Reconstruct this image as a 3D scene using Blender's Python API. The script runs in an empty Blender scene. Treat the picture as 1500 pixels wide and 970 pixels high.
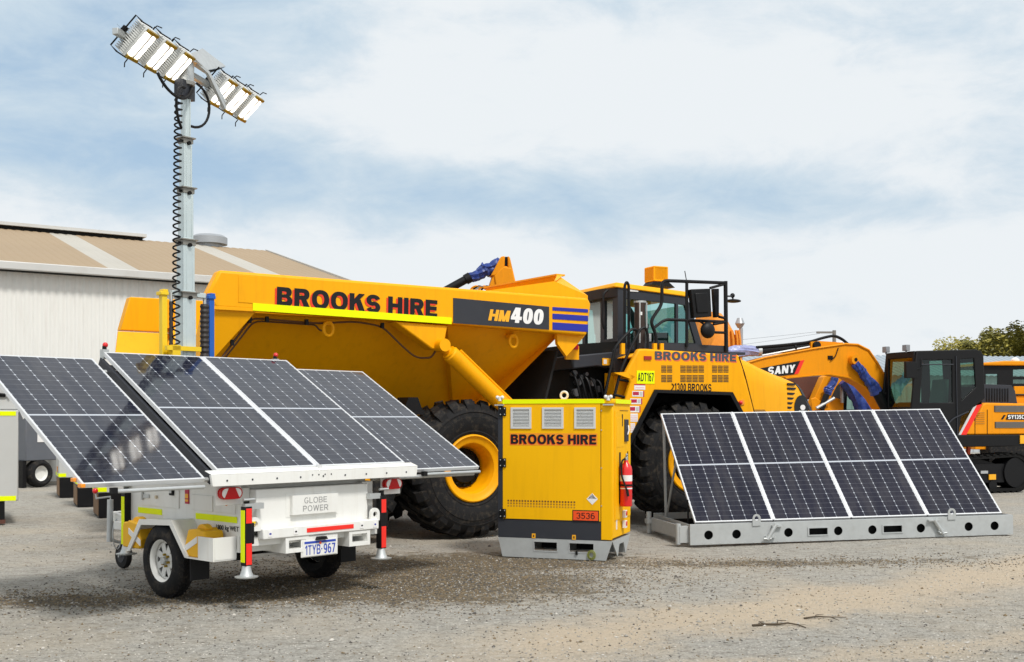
import bpy, bmesh, math, random
import numpy as np
from mathutils import Vector, Matrix, noise
random.seed(7)
C = bpy.context.scene.collection
rad = math.radians
PI = math.pi
EYE, FPX, HOR = 1.62, 1650.0, 612.0      # eye height (m), focal length and horizon row of the photograph

# ------------------------------------------------------------------ frames
class Frame:
    """A local frame (x right, y away, z up) of one thing; S/E/H give local coordinates of a measured direction on a local plane."""
    def __init__(s, o, yaw, roll=0.0):
        s.M = Matrix.Translation(o) @ Matrix.Rotation(rad(yaw), 4, 'Z') @ Matrix.Rotation(rad(-roll), 4, 'Y')
        s.I = s.M.inverted()
    def _ray(s, px, py):
        a = s.I @ Vector((0, 0, EYE)); b = s.I @ Vector(((px-750)/FPX, 1, EYE+(HOR-py)/FPX)); return a, b-a
    def _hit(s, px, py, ax, d):
        a, r = s._ray(px, py); k = (d-a[ax])/r[ax]; return a+r*k
    def S(s, px, py, d=0.0):
        p = s._hit(px, py, 1, d); return (p.x, p.z)
    def E(s, px, py, d=0.0):
        p = s._hit(px, py, 0, d); return (p.y, p.z)
    def H(s, px, py, d=0.0):
        p = s._hit(px, py, 2, d); return (p.x, p.y)
    def P(s, px, py, d=0.0):
        return s._hit(px, py, 1, d)

# ------------------------------------------------------------------ materials
MATS = {}
def mat(name, col, rough=0.5, metal=0.0, var=0.08, scale=3.0, bump=0.0, bscale=40.0, emit=None, estr=0.0, spec=0.5, dirt_glint=0.0, dirt_glint_col=(.30, .24, .17), coat=0.0, streak=0.0):
    if name in MATS: return MATS[name]
    m = bpy.data.materials.new(name); m.use_nodes = True; nt = m.node_tree; N = nt.nodes; L = nt.links
    b = N['Principled BSDF']; b.inputs['Roughness'].default_value = rough; b.inputs['Metallic'].default_value = metal
    b.inputs['Specular IOR Level'].default_value = spec
    if coat: b.inputs['Coat Weight'].default_value = coat; b.inputs['Coat Roughness'].default_value = 0.12
    tc = N.new('ShaderNodeTexCoord'); nz = N.new('ShaderNodeTexNoise'); nz.inputs['Scale'].default_value = scale; nz.inputs['Detail'].default_value = 6
    L.new(tc.outputs['Object'], nz.inputs['Vector'])
    mx = N.new('ShaderNodeMix'); mx.data_type = 'RGBA'
    c = Vector(col); lo = c*(1-var); hi = c*(1+var)
    mx.inputs[6].default_value = (*lo, 1); mx.inputs[7].default_value = (min(hi.x, .95), min(hi.y, .95), min(hi.z, .95), 1)
    L.new(nz.outputs['Fac'], mx.inputs[0]); out = mx.outputs[2]
    if dirt_glint > 0:
        n2 = N.new('ShaderNodeTexNoise'); n2.inputs['Scale'].default_value = scale*2.3; n2.inputs['Detail'].default_value = 9; n2.inputs['Roughness'].default_value = .7
        L.new(tc.outputs['Object'], n2.inputs['Vector'])
        mr = N.new('ShaderNodeMapRange'); mr.inputs[1].default_value = .5; mr.inputs[2].default_value = .78; mr.inputs[3].default_value = 0; mr.inputs[4].default_value = dirt_glint
        L.new(n2.outputs['Fac'], mr.inputs[0])
        m2 = N.new('ShaderNodeMix'); m2.data_type = 'RGBA'; m2.inputs[7].default_value = (*dirt_glint_col, 1)
        L.new(mr.outputs[0], m2.inputs[0]); L.new(out, m2.inputs[6]); out = m2.outputs[2]
        mr2 = N.new('ShaderNodeMapRange'); mr2.inputs[3].default_value = rough; mr2.inputs[4].default_value = min(1, rough+.25)
        L.new(n2.outputs['Fac'], mr2.inputs[0]); L.new(mr2.outputs[0], b.inputs['Roughness'])
    if streak:
        mp = N.new('ShaderNodeMapping'); mp.inputs['Scale'].default_value = (7, 7, .55); L.new(tc.outputs['Object'], mp.inputs[0])
        n4 = N.new('ShaderNodeTexNoise'); n4.inputs['Scale'].default_value = 1.6; n4.inputs['Detail'].default_value = 7; n4.inputs['Roughness'].default_value = .65; L.new(mp.outputs[0], n4.inputs['Vector'])
        r4 = N.new('ShaderNodeMapRange'); r4.inputs[1].default_value = .50; r4.inputs[2].default_value = .74; r4.inputs[3].default_value = 0; r4.inputs[4].default_value = streak; L.new(n4.outputs['Fac'], r4.inputs[0])
        m4 = N.new('ShaderNodeMix'); m4.data_type = 'RGBA'; m4.inputs[7].default_value = (*dirt_glint_col, 1); L.new(r4.outputs[0], m4.inputs[0]); L.new(out, m4.inputs[6]); out = m4.outputs[2]
    L.new(out, b.inputs['Base Color'])
    if bump:
        n3 = N.new('ShaderNodeTexNoise'); n3.inputs['Scale'].default_value = bscale; n3.inputs['Detail'].default_value = 4
        L.new(tc.outputs['Object'], n3.inputs['Vector']); bp = N.new('ShaderNodeBump'); bp.inputs['Strength'].default_value = bump; bp.inputs['Distance'].default_value = .02
        L.new(n3.outputs['Fac'], bp.inputs['Height']); L.new(bp.outputs[0], b.inputs['Normal'])
    if emit: b.inputs['Emission Color'].default_value = (*emit, 1); b.inputs['Emission Strength'].default_value = estr
    MATS[name] = m; return m

def glass_mat(name, tint, refl=.12, top=.7):
    m = bpy.data.materials.new(name); m.use_nodes = True; nt = m.node_tree; N = nt.nodes; L = nt.links
    N.remove(N['Principled BSDF']); o = N['Material Output']
    t = N.new('ShaderNodeBsdfTransparent'); t.inputs[0].default_value = (*tint, 1)
    g = N.new('ShaderNodeBsdfGlossy'); g.inputs['Roughness'].default_value = .03; g.inputs[0].default_value = (.9, .95, .95, 1)
    f = N.new('ShaderNodeLayerWeight'); f.inputs[0].default_value = .25
    mr = N.new('ShaderNodeMapRange'); mr.inputs[3].default_value = refl; mr.inputs[4].default_value = top
    L.new(f.outputs['Fresnel'], mr.inputs[0])
    x = N.new('ShaderNodeMixShader'); L.new(mr.outputs[0], x.inputs[0]); L.new(t.outputs[0], x.inputs[1]); L.new(g.outputs[0], x.inputs[2]); L.new(x.outputs[0], o.inputs[0])
    return m

YEL = mat('yellow_paint', (.93, .405, .0006), .36, var=.05, scale=1.2, dirt_glint=.14, dirt_glint_col=(.55, .22, .004), spec=.20, streak=.28, bump=.02, bscale=3)
YEL2 = mat('cabinet_yellow_paint', (.94, .485, .0006), .45, var=.03, scale=2, dirt_glint=.06, dirt_glint_col=(.62, .29, .006), bump=.03, bscale=3.5, spec=.18, streak=.22)
YELX = mat('excavator_yellow_paint', (.80, .285, .002), .42, var=.06, scale=1.5, dirt_glint=.2, dirt_glint_col=(.38, .17, .01), spec=.2, streak=.28)
YELS = mat('safety_yellow_paint', (.83, .56, .01), .4)
CHOCK = mat('chock_plastic', (.86, .46, .008), .5, dirt_glint=.1)
HIVIS = mat('reflective_yellow_tape', (.82, .95, .0005), .5, var=.02, spec=.15, emit=None)
REDT = mat('reflective_red_tape', (.85, .022, .012), .35, var=.03)
WHT = mat('white_paint', (.78, .78, .75), .4, var=.03, scale=2, dirt_glint=.12, dirt_glint_col=(.45, .40, .32), coat=.2, streak=.22)
GRYP = mat('light_grey_paint', (.50, .51, .50), .45, var=.04, dirt_glint=.08)
GREY = mat('dark_grey_paint', (.030, .033, .042), .42, var=.1, dirt_glint=.07, dirt_glint_col=(.10, .095, .085), spec=.35)
BLK = mat('black_paint', (.004, .004, .005), .38, var=.25, dirt_glint=.06, dirt_glint_col=(.05, .045, .04), spec=.28)
DRK = mat('dark_machinery', (.006, .006, .006), .6, var=.4, scale=5, dirt_glint=.18, dirt_glint_col=(.05, .04, .03), spec=.2)
RUB = mat('tyre_rubber', (.009, .009, .010), .68, var=.25, scale=5, bump=.2, bscale=40, dirt_glint=.55, dirt_glint_col=(.13, .105, .075), spec=.3)
RUBS = mat('rubber_black', (.008, .008, .009), .7, var=.2, spec=.3)
GALV = mat('galvanised_steel', (.55, .57, .57), .42, .75, var=.16, scale=9, dirt_glint=.2, dirt_glint_col=(.35, .34, .32))
GALV2 = mat('galvanised_skid', (.46, .48, .48), .55, .35, var=.14, scale=7, dirt_glint=.25, dirt_glint_col=(.33, .31, .28))
MASTM = mat('zinc_mast_steel', (.58, .66, .67), .36, .55, var=.12, scale=6, dirt_glint=.12)
ALU = mat('aluminium_frame', (.72, .73, .74), .38, .35, var=.05)
BLUE = mat('blue_paint', (.008, .10, .45), .4)
BLUS = mat('blue_stripe', (.010, .018, .32), .4)
REDP = mat('red_paint', (.70, .012, .012), .3, coat=.4)
REDL = mat('red_lens', (.52, .004, .006), .25, spec=.3)
WLEN = mat('clear_lens', (.82, .80, .78), .2, coat=.5)
AMB = mat('amber_lens', (.85, .28, .01), .2, coat=.5)
ORG = mat('orange_sign', (.88, .085, .008), .45)
TXT = mat('black_lettering', (.008, .008, .009), .5, spec=.3)
TXR = mat('red_lettering_shade', (.80, .045, .008), .45)
TXRP = mat('pink_lettering_shade', (.85, .16, .06), .45)
TXW = mat('white_lettering', (.82, .82, .82), .45)
TXG = mat('grey_lettering', (.28, .28, .28), .5)
TXY = mat('yellow_lettering', (.90, .42, .01), .45)
PLB = mat('plate_blue', (.02, .06, .42), .4)
STW = mat('white_sticker', (.80, .79, .78), .5)
STR = mat('maroon_sticker', (.45, .01, .05), .5)
STP = mat('pink_sticker', (.80, .50, .50), .5)
BRZ = mat('blue_wrap_plastic', (.015, .045, .24), .32, var=.8, scale=7, bump=.5, bscale=11, dirt_glint=.2, dirt_glint_col=(.36, .42, .60))  # pale tone mixed in here is the plastic's highlights put into the colour
BRZ2 = mat('pale_wrap_plastic', (.28, .30, .50), .35, var=.45, scale=8, bump=.6, bscale=14)
TARP = mat('orange_tarp_cloth', (.80, .27, .012), .6, var=.15, scale=4, bump=.3, bscale=8)
RUST = mat('brown_rust', (.10, .035, .022), .7, var=.3)
WOODB = mat('brown_board', (.22, .13, .07), .8, var=.3)
CABG = mat('seat_fabric', (.05, .06, .07), .8)
GLS = glass_mat('cab_glass', (.40, .68, .66), .06, .5)
GLSD = glass_mat('dark_cab_glass', (.36, .54, .46), .04, .14)
LAMP = mat('lit_lamp_lens', (.9, .9, .9), .3, emit=(1, .97, .90), estr=3.5)
GOLD = mat('brass_lamp_rim', (.30, .19, .008), .4, .1)

# ------------------------------------------------------------------ mesh builder
class MB:
    def __init__(s, xf=None): s.v = []; s.f = []; s.m = []; s.xf = xf
    def add(s, vs, fs, m=0):
        k = len(s.v)
        for p in vs:
            p = Vector(p); s.v.append(s.xf @ p if s.xf else p)
        for f in fs: s.f.append([i+k for i in f]); s.m.append(m)
    def hexa(s, p, m=0):
        s.add(p, [(0, 3, 2, 1), (4, 5, 6, 7), (0, 1, 5, 4), (1, 2, 6, 5), (2, 3, 7, 6), (3, 0, 4, 7)], m)
    def box(s, x0, x1, y0, y1, z0, z1, m=0):
        s.hexa([(x0, y0, z0), (x1, y0, z0), (x1, y1, z0), (x0, y1, z0), (x0, y0, z1), (x1, y0, z1), (x1, y1, z1), (x0, y1, z1)], m)
    @staticmethod
    def ax3(ax, p, d):
        return (p[0], d, p[1]) if ax == 'y' else ((d, p[0], p[1]) if ax == 'x' else (p[0], p[1], d))
    def prism(s, poly, ax, a, b, m=0):
        """poly lies across axis ax; a, b are its two ends, numbers or one value for every corner"""
        n = len(poly); A = a if hasattr(a, '__len__') else [a]*n; B = b if hasattr(b, '__len__') else [b]*n
        vs = [s.ax3(ax, p, A[i]) for i, p in enumerate(poly)] + [s.ax3(ax, p, B[i]) for i, p in enumerate(poly)]
        s.add(vs, [list(range(n))[::-1], list(range(n, 2*n))] + [[i, (i+1) % n, n+(i+1) % n, n+i] for i in range(n)], m)
    def plate(s, outline, holes, ax, a, b, m=0):
        """a plate with real holes"""
        bm = bmesh.new(); loops = []
        for lp in [outline]+list(holes):
            lp = [p for i, p in enumerate(lp) if math.hypot(p[0]-lp[i-1][0], p[1]-lp[i-1][1]) > 1e-4]
            vs = [bm.verts.new((p[0], p[1], 0)) for p in lp]; loops.append(len(vs))
            for i in range(len(vs)): bm.edges.new((vs[i], vs[(i+1) % len(vs)]))
        bmesh.ops.triangle_fill(bm, use_beauty=True, use_dissolve=False, edges=bm.edges[:])
        bm.verts.index_update(); pts = [(v.co.x, v.co.y) for v in bm.verts]; tri = [[v.index for v in f.verts] for f in bm.faces]; bm.free()
        n = len(pts); fs = [t for t in tri]+[[i+n for i in t[::-1]] for t in tri]; k = 0
        for c in loops:
            for i in range(c): p, q = k+i, k+(i+1) % c; fs.append([p, q, q+n, p+n])
            k += c
        s.add([s.ax3(ax, p, a) for p in pts]+[s.ax3(ax, p, b) for p in pts], fs, m)
    def cyl(s, p, q, r, r2=None, n=16, m=0):
        s.tube([p, q], r, n, m, r2=r if r2 is None else r2)
    def tube(s, pts, r, n=8, m=0, r2=None, rs=None):
        pts = [Vector(p) for p in pts]; vs = []; k = len(pts); up = None
        for i, p in enumerate(pts):
            t = (pts[min(i+1, k-1)]-pts[max(i-1, 0)]).normalized()
            if up is None: up = t.orthogonal().normalized()
            else:
                up = up-t*up.dot(t); up = up.normalized() if up.length > 1e-6 else t.orthogonal().normalized()
            w = t.cross(up); R = rs[i] if rs else (r if r2 is None else r+(r2-r)*i/(k-1))
            for j in range(n): a = 2*PI*j/n; vs.append(p+(up*math.cos(a)+w*math.sin(a))*R)
        fs = [[i*n+j, i*n+(j+1) % n, (i+1)*n+(j+1) % n, (i+1)*n+j] for i in range(k-1) for j in range(n)]
        s.add(vs, fs+[list(range(n))[::-1], list(range((k-1)*n, k*n))], m)
    def lathe(s, prof, c, ax='y', n=40, m=0):
        c = Vector(c); vs = []
        for r, h in prof:
            for j in range(n):
                a = 2*PI*j/n; u, w = r*math.cos(a), r*math.sin(a)
                vs.append(c+Vector((u, h, w) if ax == 'y' else ((h, u, w) if ax == 'x' else (u, w, h))))
        k = len(prof); s.add(vs, [[i*n+j, i*n+(j+1) % n, (i+1)*n+(j+1) % n, (i+1)*n+j] for i in range(k-1) for j in range(n)], m)
    def ball(s, c, r, n=10, m=0, sc=(1, 1, 1)):
        prof = [(max(r*math.sin(PI*i/n), 1e-4), -r*math.cos(PI*i/n)) for i in range(n+1)]
        c = Vector(c); vs = []; q = n*2
        for rr, h in prof:
            for j in range(q): a = 2*PI*j/q; vs.append(c+Vector((rr*math.cos(a)*sc[0], rr*math.sin(a)*sc[1], h*sc[2])))
        s.add(vs, [[i*q+j, i*q+(j+1) % q, (i+1)*q+(j+1) % q, (i+1)*q+j] for i in range(n) for j in range(q)], m)
    def text(s, body, o, xd, zd, w, h, m=0, bold=.0, shear=0.0, space=1.0, thick=.002):
        """lettering scaled to w x h metres with its lower left corner at o, running along xd, upright along zd"""
        cu = bpy.data.curves.new('lettering_curve', 'FONT'); cu.body = body; cu.offset = bold; cu.shear = shear; cu.space_character = space; cu.resolution_u = 3; cu.extrude = .01
        ob = bpy.data.objects.new('lettering_source', cu); me = bpy.data.meshes.new_from_object(ob)
        xs = [v.co.x for v in me.vertices]; ys = [v.co.y for v in me.vertices]; x0, x1, y0, y1 = min(xs), max(xs), min(ys), max(ys)
        o, xd, zd = Vector(o), Vector(xd).normalized(), Vector(zd).normalized(); nd = xd.cross(zd)
        s.add([o+xd*((v.co.x-x0)/(x1-x0)*w)+zd*((v.co.y-y0)/(y1-y0)*h)+nd*(thick if v.co.z > 0 else 0) for v in me.vertices], [list(p.vertices) for p in me.polygons], m)
        bpy.data.objects.remove(ob); bpy.data.curves.remove(cu); bpy.data.meshes.remove(me)
    def build(s, name, mats, parent=None, bev=0.0, smooth=35, seg=2, recalc=True):
        me = bpy.data.meshes.new(name); me.from_pydata([tuple(p) for p in s.v], [], s.f)
        mats = mats if isinstance(mats, (list, tuple)) else [mats]
        for x in mats: me.materials.append(x)
        me.polygons.foreach_set('material_index', s.m)
        if recalc:
            bm = bmesh.new(); bm.from_mesh(me); bmesh.ops.recalc_face_normals(bm, faces=bm.faces[:]); bm.to_mesh(me); bm.free()
        if smooth:
            me.polygons.foreach_set('use_smooth', [True]*len(me.polygons)); me.set_sharp_from_angle(angle=rad(smooth))
        o = bpy.data.objects.new(name, me); C.objects.link(o)
        if parent: o.parent = parent
        if bev:
            b = o.modifiers.new('edge', 'BEVEL'); b.width = bev; b.segments = seg; b.limit_method = 'ANGLE'; b.angle_limit = rad(40); b.harden_normals = False
        return o

def thing(name, label, cat, frame, group=None):
    o = bpy.data.objects.new(name, None); C.objects.link(o); o.matrix_world = frame.M; o.empty_display_size = .2
    o['label'] = label; o['category'] = cat
    if group: o['group'] = group
    return o
def tag(o, label, cat, group=None):
    o['label'] = label; o['category'] = cat
    if group: o['group'] = group
    return o
def copy_tree(o, parent=None):
    c = o.copy(); C.objects.link(c)
    if parent: c.parent = parent
    for ch in list(o.children): copy_tree(ch, c)
    return c
def circ(x, z, r, n=18, ry=None): return [(x+r*math.cos(2*PI*i/n), z+(ry or r)*math.sin(2*PI*i/n)) for i in range(n)]
def rect(x0, x1, z0, z1): return [(x0, z0), (x1, z0), (x1, z1), (x0, z1)]
def bez(p0, p1, p2, p3, n=12):
    p0, p1, p2, p3 = map(Vector, (p0, p1, p2, p3))
    return [p0*(1-t)**3+p1*3*t*(1-t)**2+p2*3*t*t*(1-t)+p3*t**3 for t in [i/n for i in range(n+1)]]
def rounded(pts, r, n=4):
    """polyline with rounded bends"""
    pts = [Vector(p) for p in pts]; out = [pts[0]]
    for a, b, c in zip(pts, pts[1:], pts[2:]):
        d1, d2 = (a-b), (c-b); k = min(r, d1.length*.45, d2.length*.45); p, q = b+d1.normalized()*k, b+d2.normalized()*k
        out += [p*(1-t)**2+b*2*t*(1-t)+q*t*t for t in [i/n for i in range(n+1)]]
    return out+[pts[-1]]

# ------------------------------------------------------------------ solar panels
def cell_mat(name, base, line, wcol, wrow, dot, mid, ior):
    m = bpy.data.materials.new(name); m.use_nodes = True; nt = m.node_tree; N = nt.nodes; L = nt.links; b = N['Principled BSDF']
    b.inputs['Roughness'].default_value = .05; b.inputs['IOR'].default_value = ior
    uv = N.new('ShaderNodeUVMap'); sp = N.new('ShaderNodeSeparateXYZ'); L.new(uv.outputs[0], sp.inputs[0])
    def M(op, a, c):
        n = N.new('ShaderNodeMath'); n.operation = op
        for i, x in enumerate((a, c)):
            if isinstance(x, (int, float)): n.inputs[i].default_value = x
            else: L.new(x, n.inputs[i])
        return n.outputs[0]
    du = M('PINGPONG', M('MULTIPLY', sp.outputs[0], 6), .5); dv = M('PINGPONG', M('MULTIPLY', sp.outputs[1], 24), .5)
    # pale bands on each cell edge; diamonds where the corners of the cells meet
    a = M('MULTIPLY', M('LESS_THAN', du, wcol), .40); c = M('MULTIPLY', M('LESS_THAN', dv, wrow), .14)
    d = M('LESS_THAN', M('ADD', M('MULTIPLY', du, 2.0), dv), dot)
    e = M('LESS_THAN', M('ABSOLUTE', M('SUBTRACT', sp.outputs[1], .5), 0), mid)
    f = M('MAXIMUM', M('MAXIMUM', a, c), M('MAXIMUM', d, e))
    tc = N.new('ShaderNodeTexCoord'); nz = N.new('ShaderNodeTexNoise'); nz.inputs['Scale'].default_value = 1.6; L.new(tc.outputs['Object'], nz.inputs['Vector'])
    v = N.new('ShaderNodeMix'); v.data_type = 'RGBA'; v.inputs[6].default_value = (*[x*.75 for x in base], 1); v.inputs[7].default_value = (*[x*1.3 for x in base], 1); L.new(nz.outputs['Fac'], v.inputs[0])
    x = N.new('ShaderNodeMix'); x.data_type = 'RGBA'; L.new(f, x.inputs[0]); L.new(v.outputs[2], x.inputs[6]); x.inputs[7].default_value = (*line, 1)
    n5 = N.new('ShaderNodeTexNoise'); n5.inputs['Scale'].default_value = 3.5; n5.inputs['Detail'].default_value = 9; n5.inputs['Roughness'].default_value = .7; mp5 = N.new('ShaderNodeMapping'); mp5.inputs['Scale'].default_value = (2.2, .5, .5); L.new(tc.outputs['Object'], mp5.inputs[0]); L.new(mp5.outputs[0], n5.inputs['Vector'])
    r5 = N.new('ShaderNodeMapRange'); r5.inputs[1].default_value = .42; r5.inputs[2].default_value = .75; r5.inputs[3].default_value = .0; r5.inputs[4].default_value = .10; L.new(n5.outputs['Fac'], r5.inputs[0])
    x5 = N.new('ShaderNodeMix'); x5.data_type = 'RGBA'; x5.inputs[7].default_value = (.30, .28, .25, 1); L.new(r5.outputs[0], x5.inputs[0]); L.new(x.outputs[2], x5.inputs[6]); L.new(x5.outputs[2], b.inputs['Base Color'])
    # a breath of dust on the glass
    n2 = N.new('ShaderNodeTexNoise'); n2.inputs['Scale'].default_value = 2.5; n2.inputs['Detail'].default_value = 8; L.new(tc.outputs['Object'], n2.inputs['Vector'])
    mr = N.new('ShaderNodeMapRange'); mr.inputs[3].default_value = .03; mr.inputs[4].default_value = .10; L.new(n2.outputs['Fac'], mr.inputs[0]); L.new(mr.outputs[0], b.inputs['Roughness'])
    return m
CELL = cell_mat('solar_cells', (.010, .012, .024), (.45, .48, .53), .020, .028, .14, .0055, 1.54)
CELLN = cell_mat('navy_solar_cells', (.0055, .005, .016), (.45, .48, .53), .020, .028, .14, .0065, 1.42)
def solar_panel(parent, o, u, v, W, L, label=None, cell=None):
    """o lower left corner, u along the width, v up the slope"""
    o, u, v = Vector(o), Vector(u).normalized(), Vector(v).normalized(); n = u.cross(v)
    X = Matrix((( u.x, v.x, n.x, o.x), (u.y, v.y, n.y, o.y), (u.z, v.z, n.z, o.z), (0, 0, 0, 1)))
    f = MB(X); t = .018; h = .035
    f.box(0, W, 0, t, -h, 0); f.box(0, W, L-t, L, -h, 0); f.box(0, t, t, L-t, -h, 0); f.box(W-t, W, t, L-t, -h, 0); f.box(t, W-t, t, L-t, -h+.004, -h+.010)
    fr = f.build('solar_panel', ALU, parent)
    if label: fr['label'] = label
    g = MB(X); g.add([(t, t, -.003), (W-t, t, -.003), (W-t, L-t, -.003), (t, L-t, -.003)], [(0, 1, 2, 3)])
    go = g.build('cell_glass', cell or CELL, fr, smooth=0, recalc=False)
    uv = go.data.uv_layers.new(name='UVMap')
    for i, q in enumerate(((0, 0), (1, 0), (1, 1), (0, 1))): uv.data[i].uv = q
    return fr
# ------------------------------------------------------------------ heavy sans lettering drawn as outlines
def _ring(cx, cy, rx, ry, e=2.35, n=36):
    return [(cx+rx*math.copysign(abs(math.cos(a))**(2/e), math.cos(a)), cy+ry*math.copysign(abs(math.sin(a))**(2/e), math.sin(a))) for a in [2*PI*i/n for i in range(n)]]
def _stroke(pts, hx, hy=None):
    """one outline round a centre line; hx, hy are half widths of upright and level strokes"""
    hy = hx if hy is None else hy; pts = [Vector(p) for p in pts]; a = []; b = []
    for i, p in enumerate(pts):
        d = (pts[min(i+1, len(pts)-1)]-pts[max(i-1, 0)]).normalized(); n = Vector((-d.y*hx, d.x*hy)); a.append(tuple(p+n)); b.append(tuple(p-n))
    return a+b[::-1]
def _arc(cx, cy, rx, ry, a0, a1, n=14, e=2.2):
    r = []
    for i in range(n+1):
        a = rad(a0+(a1-a0)*i/n); r.append((cx+rx*math.copysign(abs(math.cos(a))**(2/e), math.cos(a)), cy+ry*math.copysign(abs(math.sin(a))**(2/e), math.sin(a))))
    return r
def glyph(ch, t, w):
    """pieces (outline, holes) of one capital in a box w x 1, stem width t"""
    u = t*.82; R_ = lambda x0, x1, y0, y1: (rect(x0, x1, y0, y1), [])
    dg = lambda x0, x1, y0, y1, k=1.12: ([(x0, y0), (x0+t*k, y0), (x1+t*k, y1), (x1, y1)], [])
    def bowl(x0, x1, y0, y1, mt=None):
        r = min((y1-y0)/2, (x1-x0)*.75); c = x1-r; return [(x0, y0)]+_arc(c, y0+r, r, r, -90, 0, 8)+_arc(c, y1-r, r, r, 0, 90, 8)+[(x0, y1)]
    h = t/2; v = u/2
    if ch == 'I' or ch == '|': return [R_(0, t, 0, 1)]
    if ch == 'H': return [R_(0, t, 0, 1), R_(w-t, w, 0, 1), R_(t*.9, w-t*.9, .5-v, .5+v)]
    if ch == 'E': return [R_(0, t, 0, 1), R_(t*.9, w, 0, u), R_(t*.9, w, 1-u, 1), R_(t*.9, w*.94, .51-v, .51+v)]
    if ch == 'L': return [R_(0, t, 0, 1), R_(t*.9, w, 0, u)]
    if ch == 'T': return [R_(w/2-h, w/2+h, 0, 1-u*.9), R_(0, w, 1-u, 1)]
    if ch == 'B': return [(bowl(0, w*.95, .5-v*.0, 1), [bowl(t, w*.95-t, .5+v, 1-u)]), (bowl(0, w, 0, .5+v*.3), [bowl(t, w-t, u, .5-v*.6)])]
    if ch == 'P': return [R_(0, t, 0, .5), (bowl(0, w, .42, 1), [bowl(t, w-t, .42+u, 1-u)])]
    if ch == 'R': return [R_(0, t, 0, .5), (bowl(0, w*.96, .40, 1), [bowl(t, w*.96-t, .40+u, 1-u)]), ([(w*.40, .46), (w*.40+t*1.05, .46), (w, 0), (w-t*1.18, 0)], [])]
    if ch == 'D': return [(bowl(0, w, 0, 1), [bowl(t, w-t, u, 1-u)])]
    if ch in 'O0': return [(_ring(w/2, .5, w/2, .515), [_ring(w/2, .5, w/2-t, .515-u)])]
    if ch == 'K': return [R_(0, t, 0, 1), ([(t*.8, .30), (t*.8, .62), (w-t*1.25, 1), (w, 1)], []), ([(t*1.35, .50), (t*1.35+t*.9, .70), (w*1.03, 0), (w*1.03-t*1.25, 0)], [])]
    if ch == 'M': return [R_(0, t, 0, 1), R_(w-t, w, 0, 1), ([(0, 1), (t*1.15, 1), (w/2+h*.8, 0), (w/2-h*.8, 0)], []), ([(w-t*1.15, 1), (w, 1), (w/2+h*.8, 0), (w/2-h*.8, 0)], [])]
    if ch == 'N': return [R_(0, t, 0, 1), R_(w-t, w, 0, 1), ([(0, 1), (t*1.2, 1), (w, 0), (w-t*1.2, 0)], [])]
    if ch == 'A': return [dg(0, w/2-h*1.1, 0, 1), ([(w-t*1.12, 0), (w, 0), (w/2+h*1.1, 1), (w/2-h*1.1, 1)], []), R_(w*.24, w*.76, .2, .2+u)]
    if ch == 'Y': return [R_(w/2-h, w/2+h, 0, .48), ([(w/2-h, .42), (w/2+h, .42), (t*1.15, 1), (0, 1)], []), ([(w/2-h, .42), (w/2+h, .42), (w, 1), (w-t*1.15, 1)], [])]
    if ch == 'W': return [([(0, 1), (t, 1), (w*.25+h, 0), (w*.25-h, 0)], []), ([(w/2-h, 1), (w/2+h, 1), (w*.25+h, 0), (w*.25-h, 0)], []), ([(w/2-h, 1), (w/2+h, 1), (w*.75+h, 0), (w*.75-h, 0)], []), ([(w-t, 1), (w, 1), (w*.75+h, 0), (w*.75-h, 0)], [])]
    if ch == 'S':
        q = _arc(w/2, .75-v*.5, w/2-h, .265-v*.5, 15, 180, 12)+_arc(w/2, .75-v*.5, w/2-h, .265-v*.5, 180, 262, 6)[1:]; q2 = _arc(w/2, .25+v*.5, w/2-h, .265-v*.5, 82, 0, 6)+_arc(w/2, .25+v*.5, w/2-h, .265-v*.5, 0, -165, 12)[1:]
        return [(_stroke(q+q2, h, v), [])]
    if ch == 'C': return [(_stroke(_arc(w/2, .5, w/2-h, .515-v, 48, 312, 22), h, v), [])]
    if ch == 'G': return [(_stroke(_arc(w/2, .5, w/2-h, .515-v, 48, 345, 24), h, v), []), R_(w*.55, w-.01, .36, .36+u)]
    if ch == '1': return [R_(w-t-w*.12, w-w*.12, 0, 1), ([(w*.02, .66), (w*.02, .66+u), (w-t-w*.12, 1), (w-t-w*.12, .80)], [])]
    if ch == '4': return [R_(w*.80-t, w*.80, 0, 1), R_(0, w, .20, .20+u), ([(0, .38), (w*.26, .38), (w*.80-t*.3, 1), (w*.80-t*1.25, 1)], [])]
    if ch == '7': return [R_(0, w, 1-u, 1), ([(w*.18, 0), (w*.18+t*1.1, 0), (w, 1-u*.9), (w-t*1.15, 1-u*.9)], [])]
    if ch == '3': return [(_stroke(_arc(w/2-.02, .74-v*.5, w/2-h, .275-v*.5, 160, -80, 16), h, v), []), (_stroke(_arc(w/2-.02, .27+v*.4, w/2-h, .285-v*.4, 85, -160, 16), h, v), [])]
    if ch == '5': return [R_(w*.1, w*.95, 1-u, 1), R_(w*.08, w*.08+t, .48, 1), (_stroke(_arc(w/2-.02, .33, w/2-h, .345-v, 140, -155, 18), h, v), [])]
    if ch == '6': return [(_ring(w/2, .32, w/2, .335), [_ring(w/2, .32, w/2-t, .335-u)]), (_stroke(_arc(w/2, .5, w/2-h, .515-v, 55, 200, 14), h, v), [])]
    if ch == '9': return [(_ring(w/2, .68, w/2, .335), [_ring(w/2, .68, w/2-t, .335-u)]), (_stroke(_arc(w/2, .5, w/2-h, .515-v, 235, 380, 14), h, v), [])]
    if ch == '8': return [(_ring(w/2, .76, w*.46, .255), [_ring(w/2, .76, w*.46-t, .255-u)]), (_ring(w/2, .28, w/2, .295), [_ring(w/2, .28, w/2-t, .295-u)])]
    return []
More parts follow.
